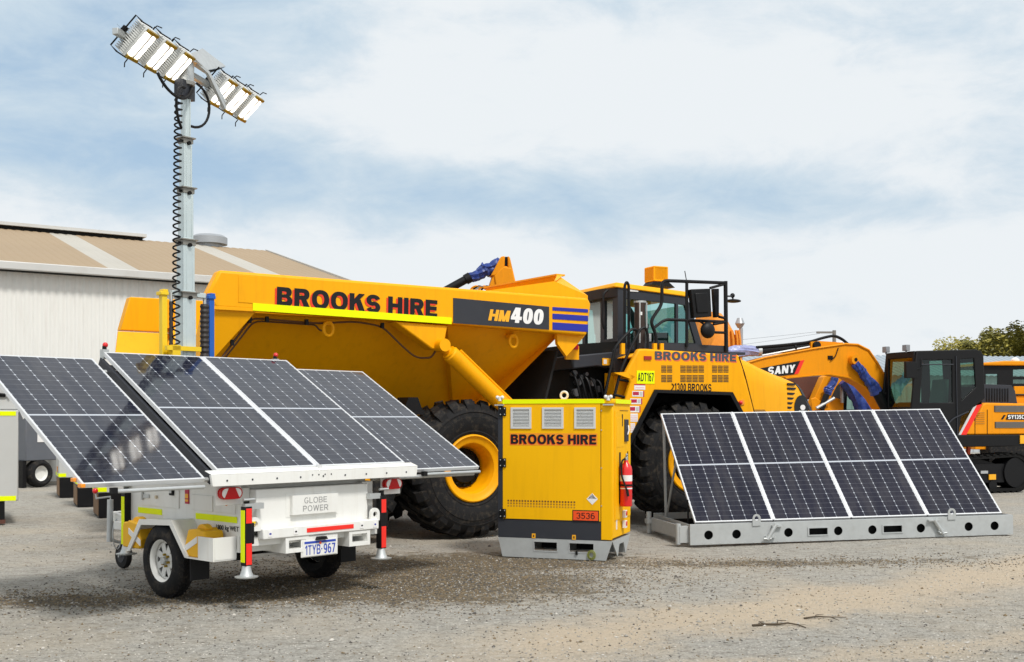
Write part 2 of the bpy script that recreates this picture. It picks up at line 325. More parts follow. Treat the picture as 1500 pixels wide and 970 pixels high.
WID = {'I': .0, '1': .50, 'L': .66, 'E': .72, 'T': .74, 'S': .80, 'P': .78, '4': .70, '7': .62, 'O': .94, 'M': 1.0, 'W': 1.2, 'G': .88, 'C': .86, 'K': .86, 'N': .86, 'A': .88, 'Y': .84, 'R': .84, 'B': .82, 'H': .84, 'D': .84}
def heavy_text(s, body, o, xd, zd, w, h, m=0, t=.24, shear=0.0, gap=.11, thick=.002, word=.36):
    x = 0; run = []
    for ch in body:
        if ch == ' ': x += word; continue
        cw = t if ch in 'I|' else WID.get(ch, .64); run.append((ch, x, cw)); x += cw+gap
    tot = x-gap; o, xd, zd = Vector(o), Vector(xd).normalized(), Vector(zd).normalized(); nd = xd.cross(zd); k = 0
    for ch, x0, cw in run:
        for i, (ol, hs) in enumerate(glyph(ch, t, cw)):
            b = MB(); b.plate(ol, hs, 'z', 0, 1); th = thick+.00035*i
            s.add([o+xd*((p.x+x0+shear*p.y)/tot*w)+zd*(p.y*h)+nd*(th if p.z > .5 else 0) for p in b.v], b.f, m)
MB.heavy = heavy_text
# ------------------------------------------------------------------ camera, sky, sun
sc = bpy.context.scene
cam = bpy.data.cameras.new('camera'); co = bpy.data.objects.new('camera', cam); C.objects.link(co); sc.camera = co
co.location = (0, 0, EYE); co.rotation_euler = (rad(90), 0, 0)
cam.sensor_width = 36; cam.lens = 36*FPX/1500; cam.shift_y = (HOR-485)/1500; cam.clip_end = 5000; cam.clip_start = .1
sc.view_settings.view_transform = 'Standard'; sc.view_settings.look = 'None'; sc.view_settings.exposure = 0.29; sc.view_settings.gamma = 1
SUN_AZ, SUN_EL = 148.0, 53.0            # compass-like: degrees clockwise from +Y
sd = Vector((math.sin(rad(SUN_AZ))*math.cos(rad(SUN_EL)), math.cos(rad(SUN_AZ))*math.cos(rad(SUN_EL)), math.sin(rad(SUN_EL))))
sl = bpy.data.lights.new('sun', 'SUN'); sl.energy = 2.4; sl.angle = rad(10); sl.color = (1, .96, .90)
so = bpy.data.objects.new('sun', sl); C.objects.link(so); so.rotation_euler = sd.to_track_quat('Z', 'Y').to_euler()
w = bpy.data.worlds.new('World'); sc.world = w; w.use_nodes = True; nt = w.node_tree; N = nt.nodes; L = nt.links
bg = N['Background']; bg.inputs[1].default_value = .10
sky = N.new('ShaderNodeTexSky'); sky.sky_type = 'NISHITA'; sky.sun_disc = False; sky.sun_elevation = rad(SUN_EL); sky.sun_rotation = rad(SUN_AZ); sky.air_density = 1.0; sky.dust_density = 2.0
tc = N.new('ShaderNodeTexCoord'); sep = N.new('ShaderNodeSeparateXYZ'); L.new(tc.outputs['Generated'], sep.inputs[0])
def wm(op, *a):
    n = N.new('ShaderNodeMath'); n.operation = op
    for i, x in enumerate(a):
        if isinstance(x, (int, float)): n.inputs[i].default_value = x
        else: L.new(x, n.inputs[i])
    return n.outputs[0]
def wnoise(sx, sy, sz, off, detail=7, rough=.55, dist=.6):
    mp = N.new('ShaderNodeMapping'); mp.inputs['Scale'].default_value = (sx, sy, sz); mp.inputs['Location'].default_value = off; mp.inputs['Rotation'].default_value = (0, rad(8), 0)
    L.new(tc.outputs['Generated'], mp.inputs[0]); n = N.new('ShaderNodeTexNoise'); n.inputs['Scale'].default_value = 1; n.inputs['Detail'].default_value = detail
    n.inputs['Roughness'].default_value = rough; n.inputs['Distortion'].default_value = dist; L.new(mp.outputs[0], n.inputs['Vector']); return n.outputs['Fac']
def wblob(px, py, rx, ry):
    """soft patch of the cloud cover round one direction of the sky (rx, ry in degrees)"""
    d = Vector(((px-750)/FPX, 1, (HOR-py)/FPX)).normalized(); az = math.atan2(d.x, d.y); el = math.asin(d.z)
    a = wm('ARCTAN2', sep.outputs[0], sep.outputs[1]); e = wm('ARCSINE', sep.outputs[2])
    q = wm('ADD', wm('POWER', wm('DIVIDE', wm('SUBTRACT', a, az), rad(rx)), 2), wm('POWER', wm('DIVIDE', wm('SUBTRACT', e, el), rad(ry)), 2))
    return wm('POWER', 2.718, wm('MULTIPLY', q, -1))
def wmix(f, a, b):
    x = N.new('ShaderNodeMix'); x.data_type = 'RGBA'
    for i, v in ((0, f), (6, a), (7, b)):
        if hasattr(v, 'links') or hasattr(v, 'is_linked'): L.new(v, x.inputs[i])
        else: x.inputs[i].default_value = v
    return x.outputs[2]
def wramp(v, a, b, lo=0., hi=1.):
    mr = N.new('ShaderNodeMapRange'); mr.interpolation_type = 'SMOOTHSTEP'
    mr.inputs[1].default_value = a; mr.inputs[2].default_value = b; mr.inputs[3].default_value = lo; mr.inputs[4].default_value = hi; L.new(v, mr.inputs[0]); return mr.outputs[0]
big = wnoise(3.6, 3.6, 8, (3.1, 1.7, .4), 8, .58, .25); fine = wnoise(10, 10, 24, (1.3, 7.7, 2.2), 9, .62, .35)
cover = wm('ADD', wm('MULTIPLY', big, .64), wm('MULTIPLY', fine, .66))
# gaps and grey bands where the day's cloud had them
thin = wm('ADD', wm('ADD', wm('MULTIPLY', wblob(40, 70, 11, 5.5), .34), wm('MULTIPLY', wblob(330, 265, 15, 2.6), .24)), wm('ADD', wm('MULTIPLY', wblob(1480, 110, 5, 2.6), .15), wm('MULTIPLY', wblob(700, 20, 16, 1.5), .13)))
thin = wm('ADD', thin, wm('ADD', wm('MULTIPLY', wblob(950, 285, 13, 1.7), .22), wm('MULTIPLY', wblob(1450, 300, 9, 1.3), .22)))
thick = wm('ADD', wm('MULTIPLY', wblob(1000, 130, 11, 2.8), .13), wm('MULTIPLY', wblob(800, 400, 40, 2.8), .16))
cov = wm('ADD', wm('SUBTRACT', cover, thin), thick)
cloudcol = wmix(wramp(cov, .38, .70), (4.75, 5.75, 6.6, 1), (6.9, 7.25, 7.5, 1))
bluesky = wmix(.7, sky.outputs[0], (3.8, 5.2, 6.6, 1))
col = wmix(wramp(cov, .16, .46), bluesky, cloudcol)
haz = wramp(sep.outputs[2], -.01, .13, 1, 0)
col = wmix(wm('MULTIPLY', haz, .55), col, (7.15, 7.35, 7.45, 1))
L.new(col, bg.inputs[0])

# ------------------------------------------------------------------ ground
def sm(t): t = min(1, max(0, t)); return t*t*(3-2*t)
def gh(x, y):
    h = .075*sm((x-2.3)/4.3)*sm((y-12)/1.5)*(1-sm((y-18)/6))*(1-sm((x-9)/8))
    near = 1-sm((math.hypot(x, y-13)-14)/10)
    n = noise.noise((x*.45, y*.45, 0))*.022+noise.noise((x*1.7, y*1.7, 3))*.010+noise.noise((x*5.5, y*5.5, 7))*.005
    return h+(n-.012)*max(near, .15)
def axis(lo, hi, st, far, growth=1.25):
    a = list(np.arange(lo, hi+st/2, st)); d = st
    while a[-1] < far: d *= growth; a.append(a[-1]+d)
    d = st
    while a[0] > -far: d *= growth; a.insert(0, a[0]-d)
    return a
gx = axis(-11, 11, .09, 1600); gy = axis(5.5, 21, .09, 1600)
vs = [(x, y, gh(x, y)) for y in gy for x in gx]; nx = len(gx)
fs = [(j*nx+i, j*nx+i+1, (j+1)*nx+i+1, (j+1)*nx+i) for j in range(len(gy)-1) for i in range(nx-1)]
me = bpy.data.meshes.new('ground'); me.from_pydata(vs, [], fs); me.polygons.foreach_set('use_smooth', [True]*len(fs))
ground = bpy.data.objects.new('ground', me); C.objects.link(ground); ground['kind'] = 'structure'
gm = bpy.data.materials.new('gravel_ground'); gm.use_nodes = True; nt = gm.node_tree; N = nt.nodes; L = nt.links; b = N['Principled BSDF']; b.inputs['Roughness'].default_value = .95; b.inputs['Specular IOR Level'].default_value = .15
tc = N.new('ShaderNodeTexCoord'); sep = N.new('ShaderNodeSeparateXYZ'); L.new(tc.outputs['Object'], sep.inputs[0])
def gnoise(s, d=6, r=.6, off=(0, 0, 0), sc=(1, 1, 1)):
    mp = N.new('ShaderNodeMapping'); mp.inputs['Location'].default_value = off; mp.inputs['Scale'].default_value = sc; L.new(tc.outputs['Object'], mp.inputs[0])
    n = N.new('ShaderNodeTexNoise'); n.inputs['Scale'].default_value = s; n.inputs['Detail'].default_value = d; n.inputs['Roughness'].default_value = r; L.new(mp.outputs[0], n.inputs['Vector']); return n.outputs['Fac']
def gvor(s, feat='F1'):
    n = N.new('ShaderNodeTexVoronoi'); n.inputs['Scale'].default_value = s; n.feature = feat; L.new(tc.outputs['Object'], n.inputs['Vector']); return n
wmix_, wramp_ = wmix, wramp
def line_dist(x0, y0, x1, y1):
    """distance from the line through two ground points"""
    d = Vector((x1-x0, y1-y0)).normalized(); return wm('ABSOLUTE', wm('SUBTRACT', wm('MULTIPLY', wm('SUBTRACT', sep.outputs[0], x0), -d.y), wm('MULTIPLY', wm('SUBTRACT', sep.outputs[1], y0), -d.x)))
def gblob(x, y, rx, ry, ang=0):
    c, s_ = math.cos(rad(ang)), math.sin(rad(ang)); dx = wm('SUBTRACT', sep.outputs[0], x); dy = wm('SUBTRACT', sep.outputs[1], y)
    u = wm('DIVIDE', wm('ADD', wm('MULTIPLY', dx, c), wm('MULTIPLY', dy, s_)), rx); v = wm('DIVIDE', wm('SUBTRACT', wm('MULTIPLY', dy, c), wm('MULTIPLY', dx, s_)), ry)
    return wm('POWER', 2.718, wm('MULTIPLY', wm('ADD', wm('MULTIPLY', u, u), wm('MULTIPLY', v, v)), -1))
v1 = gvor(55); v2 = gvor(24)
peb = wmix(v1.outputs['Color'], (.19, .175, .15, 1), (.53, .50, .44, 1))
big = gnoise(.45, 6, .62); mid = gnoise(2.6, 7, .68, (5, 2, 0)); fin = gnoise(34, 7, .8); grain = gnoise(11, 8, .75, (3, 3, 1), (.55, 1, 1))
base = wmix(wramp(fin, .32, .68), (.225, .213, .188, 1), (.605, .58, .525, 1)); base = wmix(.40, base, peb)
base = wmix(wm('MULTIPLY', wramp(grain, .50, .66), .65), base, (.185, .165, .135, 1)); base = wmix(wm('MULTIPLY', wramp(grain, .48, .33), .5), base, (.56, .54, .49, 1))
base = wmix(wm('MULTIPLY', wramp(big, .44, .68), .42), base, (.53, .45, .34, 1)); base = wmix(wm('MULTIPLY', wramp(mid, .50, .74), .38), base, (.27, .235, .185, 1))
# tan dusty wheel tracks on the right, brown loose gravel round the trailer, same brown carried beneath it
wob = wm('ADD', wm('MULTIPLY', wm('SUBTRACT', gnoise(.9, 6, .6, (9, 4, 0)), .5), 1.7), wm('MULTIPLY', wm('SUBTRACT', grain, .5), .7))
t1 = wramp(wm('ADD', line_dist(-.3, 7.75, 5.45, 12.0), wob), .15, .95, 1, 0); t2 = wramp(wm('ADD', line_dist(2.6, 7.8, 3.9, 8.44), wob), .0, .45, .65, 0)
side = wramp(wm('ADD', sep.outputs[0], wob), -.9, .6)
tan = wm('MULTIPLY', wm('MULTIPLY', wm('MAXIMUM', t1, t2), side), wramp(fin, .25, .65, .55, .90))
base = wmix(tan, base, (.585, .475, .345, 1))
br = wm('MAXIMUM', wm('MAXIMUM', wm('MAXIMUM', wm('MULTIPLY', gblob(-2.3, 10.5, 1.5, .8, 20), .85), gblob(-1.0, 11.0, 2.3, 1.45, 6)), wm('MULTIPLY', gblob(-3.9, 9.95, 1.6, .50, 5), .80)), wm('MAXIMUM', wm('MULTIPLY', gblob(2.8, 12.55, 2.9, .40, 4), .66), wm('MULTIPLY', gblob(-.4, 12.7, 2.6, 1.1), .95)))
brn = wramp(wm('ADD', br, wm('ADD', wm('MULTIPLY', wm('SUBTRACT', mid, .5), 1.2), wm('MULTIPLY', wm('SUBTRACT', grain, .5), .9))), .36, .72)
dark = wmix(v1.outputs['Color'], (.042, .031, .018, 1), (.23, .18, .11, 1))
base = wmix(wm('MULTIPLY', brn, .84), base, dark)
spk = wramp(gnoise(17, 3, .6, (2, 8, 0), (.6, 1, 1)), .655, .71); base = wmix(wm('MULTIPLY', spk, .7), base, (.075, .065, .05, 1))
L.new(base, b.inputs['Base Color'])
bp = N.new('ShaderNodeBump'); bp.inputs['Strength'].default_value = 1.0; bp.inputs['Distance'].default_value = .02
L.new(wm('ADD', wm('MULTIPLY', v1.outputs['Distance'], -.6), wm('ADD', wm('MULTIPLY', v2.outputs['Distance'], -.5), fin)), bp.inputs['Height']); L.new(bp.outputs[0], b.inputs['Normal'])
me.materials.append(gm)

# loose stones lying on it: one mass nobody could count
rng = np.random.default_rng(5)
SM = [mat('stone_grey', (.31, .295, .265), .9, var=.2), mat('stone_pale', (.52, .49, .44), .9, var=.15), mat('stone_brown', (.20, .15, .088), .9, var=.3), mat('stone_dark', (.10, .09, .08), .9, var=.3)]
V = []; Fc = []; Mi = []
def stone(x, y, r, m):
    k = len(V); z = gh(x, y); a = rng.uniform(0, 6.28); ca, sa = math.cos(a), math.sin(a); sx, sy, sz = r*rng.uniform(.7, 1.4), r*rng.uniform(.6, 1), r*rng.uniform(.4, .75)
    for p in ((1, 0, 0), (0, 1, 0), (-1, 0, 0), (0, -1, 0), (.25, .1, 1), (0, 0, -1)):
        q = (p[0]*sx*rng.uniform(.7, 1.2), p[1]*sy*rng.uniform(.7, 1.2)); V.append((x+q[0]*ca-q[1]*sa, y+q[0]*sa+q[1]*ca, z+sz*.35+p[2]*sz))
    for f in ((0, 1, 4), (1, 2, 4), (2, 3, 4), (3, 0, 4), (1, 0, 5), (2, 1, 5), (3, 2, 5), (0, 3, 5)): Fc.append([i+k for i in f]); Mi.append(m)
for i in range(15000):
    y = 7.2+rng.random()**1.6*10; x = rng.uniform(-.5, .5)*y*1.02; stone(x, y, rng.uniform(.005, .011)*(1+.5*(rng.random() < .06)), int(rng.choice([0, 1, 2, 3], p=[.45, .3, .13, .12])))
for i in range(20000):
    if i % 3: x, y = rng.normal(-.9, 1.25), rng.normal(11.3, .85)
    elif i % 2: x, y = rng.normal(-3.7, 1.0), rng.normal(10.1, .33)
    else: x, y = rng.normal(2.4, 2.0), rng.normal(12.6, .25)
    stone(x, y, rng.uniform(.006, .015), int(rng.choice([0, 1, 2, 3], p=[.12, .0, .52, .36])))
for i in range(260):
    y = 7.4+rng.random()**1.4*9; stone(rng.uniform(-.5, .5)*y, y, rng.uniform(.012, .026), int(rng.choice([0, 1, 2, 3], p=[.5, .15, .2, .15])))
me = bpy.data.meshes.new('loose_gravel'); me.from_pydata(V, [], Fc); me.polygons.foreach_set('material_index', Mi)
for m_ in SM: me.materials.append(m_)
gr = bpy.data.objects.new('loose_gravel', me); C.objects.link(gr); gr['kind'] = 'stuff'; gr['label'] = 'loose grey and brown gravel lying on the yard'
def twig(label, pts):
    m_ = MB(); 
    for p, r in pts: m_.tube([(x, y, gh(x, y)+z) for x, y, z in p], r, 5, rs=[r*(1-.6*i/(len(p)-1)) for i in range(len(p))])
    tag(m_.build('dry_twig', mat('twig_bark', (.075, .055, .035), .9, var=.4)), label, 'twig')
twig('dry forked twig lying on the tan wheel track', [([(1.87, 8.76, .008), (1.97, 8.79, .016), (2.08, 8.83, .012), (2.17, 8.86, .02), (2.24, 8.83, .012), (2.28, 8.74, .006)], .011), ([(2.08, 8.83, .012), (2.11, 8.95, .02), (2.19, 9.0, .01)], .006), ([(1.97, 8.79, .016), (1.95, 8.9, .02), (2.0, 8.95, .01)], .005)])
twig('thin dry twig lying beyond the forked twig', [([(2.36, 9.10, .01), (2.47, 9.16, .015), (2.58, 9.12, .02), (2.73, 9.2, .008)], .008), ([(2.47, 9.16, .012), (2.5, 9.27, .01), (2.58, 9.33, .01)], .005), ([(2.58, 9.12, .02), (2.62, 9.02, .01)], .005)])

# ------------------------------------------------------------------ shed
SH = Frame((-12.7, 28, 0), 33.7)
shed = thing('storage_shed', 'long pale ribbed metal shed with a sand coloured roof behind the yellow dump truck', 'shed', SH)
HE, WD, RI, X0, X1 = 5.5, 7.95, 7.52, -14.0, 9.8
def ribbed(mb, a, b, up, nrm, pitch, amp, m=0):
    """ribbed sheet from a to b, raised by the vector up"""
    a, b, up, nrm = map(Vector, (a, b, up, nrm)); d = (b-a); n = int(d.length/pitch); vs = []
    for i in range(n*4+1):
        k = i % 4; o = a+d*min(1, (i+(0, -.25, 0, .25)[k])/(n*4)) + nrm*(amp if k in (1, 2) else 0); vs += [o, o+up]
    mb.add(vs, [(2*i, 2*i+2, 2*i+3, 2*i+1) for i in range(n*4)], m)
WALLM = mat('ribbed_wall_sheet', (.74, .735, .70), .55, .0, var=.03, scale=.5, dirt_glint=.06, dirt_glint_col=(.50, .46, .40), streak=.25)
ROOFM = mat('sand_roof_sheet', (.345, .255, .16), .65, var=.08, scale=.4, dirt_glint=.15, dirt_glint_col=(.33, .25, .17))
SKYLM = mat('fibreglass_roof_sheet', (.46, .43, .37), .5, var=.1, scale=.8)
GUTM = mat('gutter_metal', (.58, .58, .56), .4, .3, var=.1, scale=.8, dirt_glint=.3)
m_ = MB(); ribbed(m_, (X0, 0, 0), (X1, 0, 0), (0, 0, HE-.05), (0, -1, 0), .20, .022); m_.build('wall', WALLM, shed, smooth=0, recalc=False)
m_ = MB(); m_.prism([(0, 0), (2*WD, 0), (2*WD, HE), (WD, RI), (0, HE)], 'x', X1-.06, X1); m_.build('wall', WALLM, shed)
slope = Vector((0, WD, RI-HE+.06)); nr = Vector((0, -slope.z, slope.y)).normalized()
def roof_strip(x0, x1, nm, mt, lift=0):
    m_ = MB(); ribbed(m_, (x0, -.25, HE-.07+lift), (x1, -.25, HE-.07+lift), slope+slope.normalized()*.25, nr, .25, .012); m_.build(nm, mt, shed, smooth=0, recalc=False)
cuts = [(-6.4, -5.6), (-1.9, -1.1), (2.65, 3.45), (7.15, 7.95)]; xs = X0-.2
for a_, b_ in cuts:
    roof_strip(xs, a_, 'roof', ROOFM); roof_strip(a_, b_, 'skylight_sheet', SKYLM); xs = b_
roof_strip(xs, X1+.25, 'roof', ROOFM)
m_ = MB(); m_.add([(X0, WD, RI), (X1+.25, WD, RI), (X1+.25, 2*WD+.3, HE-.1), (X0, 2*WD+.3, HE-.1)], [(0, 1, 2, 3)]); m_.build('roof', ROOFM, shed)
m_ = MB(); m_.box(X0, X1+.28, -.40, -.26, HE-.22, HE-.02); m_.box(X0, X1+.2, -.26, -.02, HE-.24, HE-.16, 1); m_.build('gutter', [GUTM, DRK], shed, bev=.02)
m_ = MB(); m_.box(X0, 5.6, WD-.3, WD+.3, RI-.02, RI+.10); m_.box(X0, 5.7, WD-.42, WD+.42, RI+.10, RI+.20, 1); m_.build('ridge_vent', [DRK, GUTM], shed)
m_ = MB(); m_.lathe([(.45, 0), (.45, .25), (.62, .27), (.62, .50), (.5, .58), (.001, .60)], (8.06, WD+.3, RI-.12), 'z', 24); m_.build('roof_ventilator', mat('dull_zinc', (.36, .38, .40), .5, .4), shed)
m_ = MB(); m_.prism([(-.27, HE-.2), (-.27, HE), (WD, RI+.1), (WD, RI-.1)], 'x', X1+.2, X1+.28); m_.build('barge_board', GUTM, shed)

# ------------------------------------------------------------------ far things on the right: roof, trees, power pole
FS = Frame((17.5, 52, 0), 9)
fs_ = thing('distant_shed', 'low blue grey metal shed roof under the trees beyond the excavators', 'shed', FS)
m_ = MB(); ribbed(m_, (-8, 0, 0), (30, 0, 0), (0, 0, 3.6), (0, -1, 0), .3, .04); m_.build('wall', mat('pale_blue_wall', (.45, .48, .50), .6), fs_, smooth=0, recalc=False)
m_ = MB(); ribbed(m_, (-8.2, -.3, 3.55), (30, -.3, 3.55), (0, 4, 1.15), (0, -.27, .96), .3, .04); m_.build('roof', mat('blue_grey_roof', (.36, .41, .45), .5, .2), fs_, smooth=0, recalc=False)
m_ = MB(); m_.prism([(0, 0), (7.6, 0), (7.6, 3.6), (3.7, 4.65), (0, 3.55)], 'x', -8, -7.9); m_.build('end_wall', MATS['pale_blue_wall'], fs_)
LEAF = [mat('leaf_olive', (.17, .155, .022), .7, var=.4, scale=.6), mat('leaf_dark', (.085, .085, .016), .7, var=.4, scale=.6), mat('leaf_yellow_green', (.27, .23, .028), .7, var=.3, scale=.6)]
BARK = mat('bark', (.10, .08, .06), .9, var=.3)
def tree(x, y, h, wd, seed, label, nclump=16, sparse=1.0, group=None):
    r = random.Random(seed); F_ = Frame((x, y, 0), r.uniform(0, 360)); t = thing('gum_tree', label, 'tree', F_, group)
    tk = MB(); top = Vector((r.uniform(-.5, .5), r.uniform(-.5, .5), h*.6)); tk.tube([(0, 0, -.1), (top.x*.4, top.y*.4, h*.3), top], .0, 8, rs=[h*.035, h*.026, h*.015]); lv = MB()
    for k in range(nclump):
        a = r.uniform(0, 6.28); q = math.sqrt(r.random())*wd*.5; zz = h*(.36+.61*r.random()*(1-(q/(wd*.5))**2*.55)); zz = max(zz, h*.36); c = Vector((q*math.cos(a), q*math.sin(a), zz))
        s0 = Vector((top.x, top.y, 0))*.5+Vector((0, 0, h*r.uniform(.25, .5))); tk.tube(bez(s0, s0+Vector((0, 0, h*.08)), c-Vector((0, 0, h*.1)), c, 5), 0, 5, rs=[h*.012*(1-i/6) for i in range(6)])
        R = wd*r.uniform(.11, .21); tone = r.choice([0, 0, 1, 2])
        for j in range(int(340*sparse)):
            d = Vector((r.gauss(0, 1), r.gauss(0, 1), r.gauss(0, .75))); d = d.normalized()*(r.random()**.45); p = c+d*R*Vector((1, 1, .8)).length*.6
            e1 = Vector((r.gauss(0, 1), r.gauss(0, 1), r.gauss(0, .6))).normalized(); e2 = e1.orthogonal().normalized(); s1 = r.uniform(.07, .17); s2 = s1*.5
            lv.add([p-e1*s1, p-e2*s2, p+e1*s1, p+e2*s2], [(0, 1, 2, 3)], tone if r.random() < .7 else r.choice([0, 1, 2]))
    tk.build('trunk', BARK, t); lv.build('crown', LEAF, t, smooth=0, recalc=False); return t
tl = ['dense rounded olive tree at the left end of the far tree row', 'tall olive tree second from the left in the far tree row', 'broad low yellow green tree in the middle of the far tree row', 'high loose crowned tree rising above the rest of the far tree row', 'dark tree at the right edge of the photo above the far roof', 'low bushy tree filling the gap under the tall olive tree']
for i, (px, y, h, wd) in enumerate(((1415, 76, 7.2, 5.6), (1444, 80, 7.9, 6.4), (1470, 73, 7.3, 6.8), (1496, 86, 8.9, 6.2), (1522, 77, 7.8, 7.0), (1426, 72, 6.3, 6.2))):
    tree((px-750)/FPX*y, y, h, wd, 31+i, tl[i], 34, 1.5, 'gum trees beyond the far roof')
tree((1345-750)/FPX*90, 90, 7.2, 3.0, 77, 'nearly bare thin tree showing above the excavator cab roof', 6, .06)
PP = Frame(((1222-750)/FPX*70, 70, 0), 0)
pp = thing('power_pole', 'slim grey power pole with thin wires beyond the excavator boom', 'power pole', PP)
m_ = MB(); m_.cyl((0, 0, -.2), (0, 0, 7.05), .16, .11, 10); m_.build('pole', mat('weathered_wood', (.22, .2, .18), .9), pp)
m_ = MB(); m_.box(-1.1, .1, -.06, .06, 6.86, 6.98); m_.build('crossarm', MATS['weathered_wood'], pp)
for z0, z1 in ((6.98, 6.2), (6.85, 5.0), (4.6, 3.6)):
    m_ = MB(); m_.tube([Vector((-.9, 0, z0)).lerp(Vector((-24, 14, z1)), t)-Vector((0, 0, 1.2*t*(1-t))) for t in [i/12 for i in range(13)]], .008, 4); m_.build('wire', DRK, pp)
# ------------------------------------------------------------------ solar light tower trailer
T = Frame((-2.444, 9.322, 0), 47.9)
tr = thing('solar_light_trailer', 'white trailer with three tilted banks of solar panels and a raised mast of lit floodlights', 'trailer', T)
TI = rad(29.2); ct, st = math.cos(TI), math.sin(TI); PL = 2.15; CX = 1.05
up = Vector((0, ct, st)); nn = Vector((0, -st, ct))
solar_panel(tr, (0, 0, 1.19), (1, 0, 0), up, 1.035, PL); solar_panel(tr, (1.065, 0, 1.19), (1, 0, 0), up, 1.035, PL)
solar_panel(tr, (-1.17, -.01, 1.122), (1, 0, 0), up, 1.056, PL, 'slide out panel on the side of the wheel'); solar_panel(tr, (2.22, .12, 1.108), (1, 0, 0), up, 1.045, PL, 'slide out panel on the far side')
# tray of the middle pair: rear lip, side channels, rails the side panels slide on
m_ = MB(); lo = lambda x, q, dn: Vector((x, 0, 1.19))+up*q-nn*dn
m_.prism([(-.10, 1.150), (2.20, 1.150), (2.185, 1.055), (-.085, 1.055)], 'y', -.075, -.045)
m_.hexa([(-.10, -.075, 1.150), (2.20, -.075, 1.150), (2.20, .02, 1.178), (-.10, .02, 1.178), (-.10, -.075, 1.157), (2.20, -.075, 1.157), (2.20, .02, 1.185), (-.10, .02, 1.185)])
for k in range(9): m_.cyl((.05+k*.25, -.075, 1.10), (.05+k*.25, -.081, 1.10), .009, n=8, m=1)
for k in range(4): m_.cyl((.93+k*.07, -.075, 1.115), (.93+k*.07, -.081, 1.115), .007, n=8, m=1)
m_.build('tray_lip', [WHT, GREY], tr, bev=.005)
for x in (-.02, 2.09):
    m_ = MB(); m_.hexa([lo(x, .01, .15), lo(x+.03, .01, .15), lo(x+.03, PL, .15), lo(x, PL, .15), lo(x, .01, .06), lo(x+.03, .01, .06), lo(x+.03, PL, .06), lo(x, PL, .06)]); m_.build('slide_rail', GREY, tr, bev=.004)
m_ = MB(); m_.hexa([lo(1.036, .0, .037), lo(1.064, 0, .037), lo(1.064, PL, .037), lo(1.036, PL, .037), lo(1.036, 0, .002), lo(1.064, 0, .002), lo(1.064, PL, .002), lo(1.036, PL, .002)]); m_.box(1.03, 1.07, -.03, .0, 1.165, 1.20, 0); m_.build('seam_bar', ALU, tr)
for x0, q in ((-1.17, -.01), (2.22, .12)):
    m_ = MB(); m_.cyl((x0+.25, q-.01, 1.055), (x0+1.04, q-.01, 1.055), .016, n=10); m_.box(x0+.22, x0+.27, q-.03, q+.01, 1.04, 1.085, 1); m_.build('slide_tube', [GALV, BLK], tr)
for zz in (0.05, 1.98):
    for xa, xb, dn in ((-1.14, .3, .125), (1.8, 3.2, .205)): m_ = MB(); m_.cyl(lo(xa, zz, dn), lo(xb, zz, dn), .02, n=8); m_.build('cross_rail', GALV, tr)
for bx in ((-1.19, -1.155, -.03, .03, 1.095, 1.125), (-1.195, -1.172, .08, .13, 1.135, 1.165)):
    m_ = MB(); m_.box(*bx); m_.build('side_marker', AMB, tr, bev=.004)
# panel tray underside, front beam with the two red marker lamps
m_ = MB(); m_.hexa([lo(0, .1, .13), lo(2.1, .1, .13), lo(2.1, PL-.05, .13), lo(0, PL-.05, .13), lo(0, .1, .11), lo(2.1, .1, .11), lo(2.1, PL-.05, .11), lo(0, PL-.05, .11)]); m_.build('tray_floor', GREY, tr)
for px, py in ((153, 512), (403, 526)):
    p = T.P(px, py, 1.90); m_ = MB(); m_.box(p.x-.03, p.x+.03, 1.87, 1.93, p.z-.09, p.z); m_.cyl((p.x, 1.9, p.z), (p.x, 1.9, p.z+.03), .02, n=10, m=1); m_.ball((p.x+.008, 1.9, p.z+.042), .026, 8, 2); m_.build('marker_lamp', [GALV, BLK, REDP], tr)
# body
m_ = MB(); m_.box(.33, 1.77, .19, 2.05, .60, 1.09); m_.prism([(.19, .60), (2.05, .60), (2.05, .50), (.40, .50)], 'x', .42, 1.68, 1); m_.build('body', [WHT, DRK], tr, bev=.012)
m_ = MB(); m_.prism([(.19, 1.06), (2.3, 1.06), (2.3, 2.05), (1.7, 1.88)], 'x', .42, 1.68); m_.build('panel_support', GREY, tr)
m_ = MB(); m_.plate(rect(1.10, 1.755, .79, 1.0), [], 'x', .318, .330); m_.build('locker_door', WHT, tr, bev=.003)
m_ = MB(); m_.box(.300, .318, 1.17, 1.24, .905, .985); m_.box(.290, .300, 1.185, 1.225, .925, .97, 1); m_.build('door_latch', [BLK, GALV], tr, bev=.006)
m_ = MB(); m_.box(.306, .318, 1.60, 1.74, .86, .895); m_.cyl((.308, 1.72, .84), (.308, 1.72, .95), .013, n=8); m_.build('door_hinge', GALV, tr)
m_ = MB(); m_.cyl((.30, 1.47, .878), (.33, 1.47, .878), .016, n=12); m_.build('filler_cap', mat('cream_plastic', (.6, .5, .35), .5), tr)
m_ = MB(); m_.box(.322, .330, .56, .90, .79, .93); m_.box(.322, .33, .21, .52, .79, 1.0); m_.build('side_panel', WHT, tr, bev=.003)
m_ = MB(); m_.box(.320, .33, .94, 1.0, .84, .99); m_.box(.318, .32, .945, .995, .89, .93, 1); m_.box(.318, .32, .945, .995, .86, .88, 1); m_.build('warning_sticker', [STR, TXY], tr)
for ya, yb in ((1.40, 1.826), (.54, .83), (.19, .54)):
    m_ = MB(); m_.box(.324, .3295, ya+.003, yb, .712, .765); m_.build('reflective_strip', HIVIS, tr)
m_ = MB(); m_.box(.326, .34, .10, .62, .60, .705); m_.build('rating_plate', WHT, tr)
m_ = MB(); m_.text('1800 kg WET', (.3245, .50, .628), (0, -1, 0), (0, 0, 1), .34, .055, bold=.01); m_.build('lettering', TXT, tr)
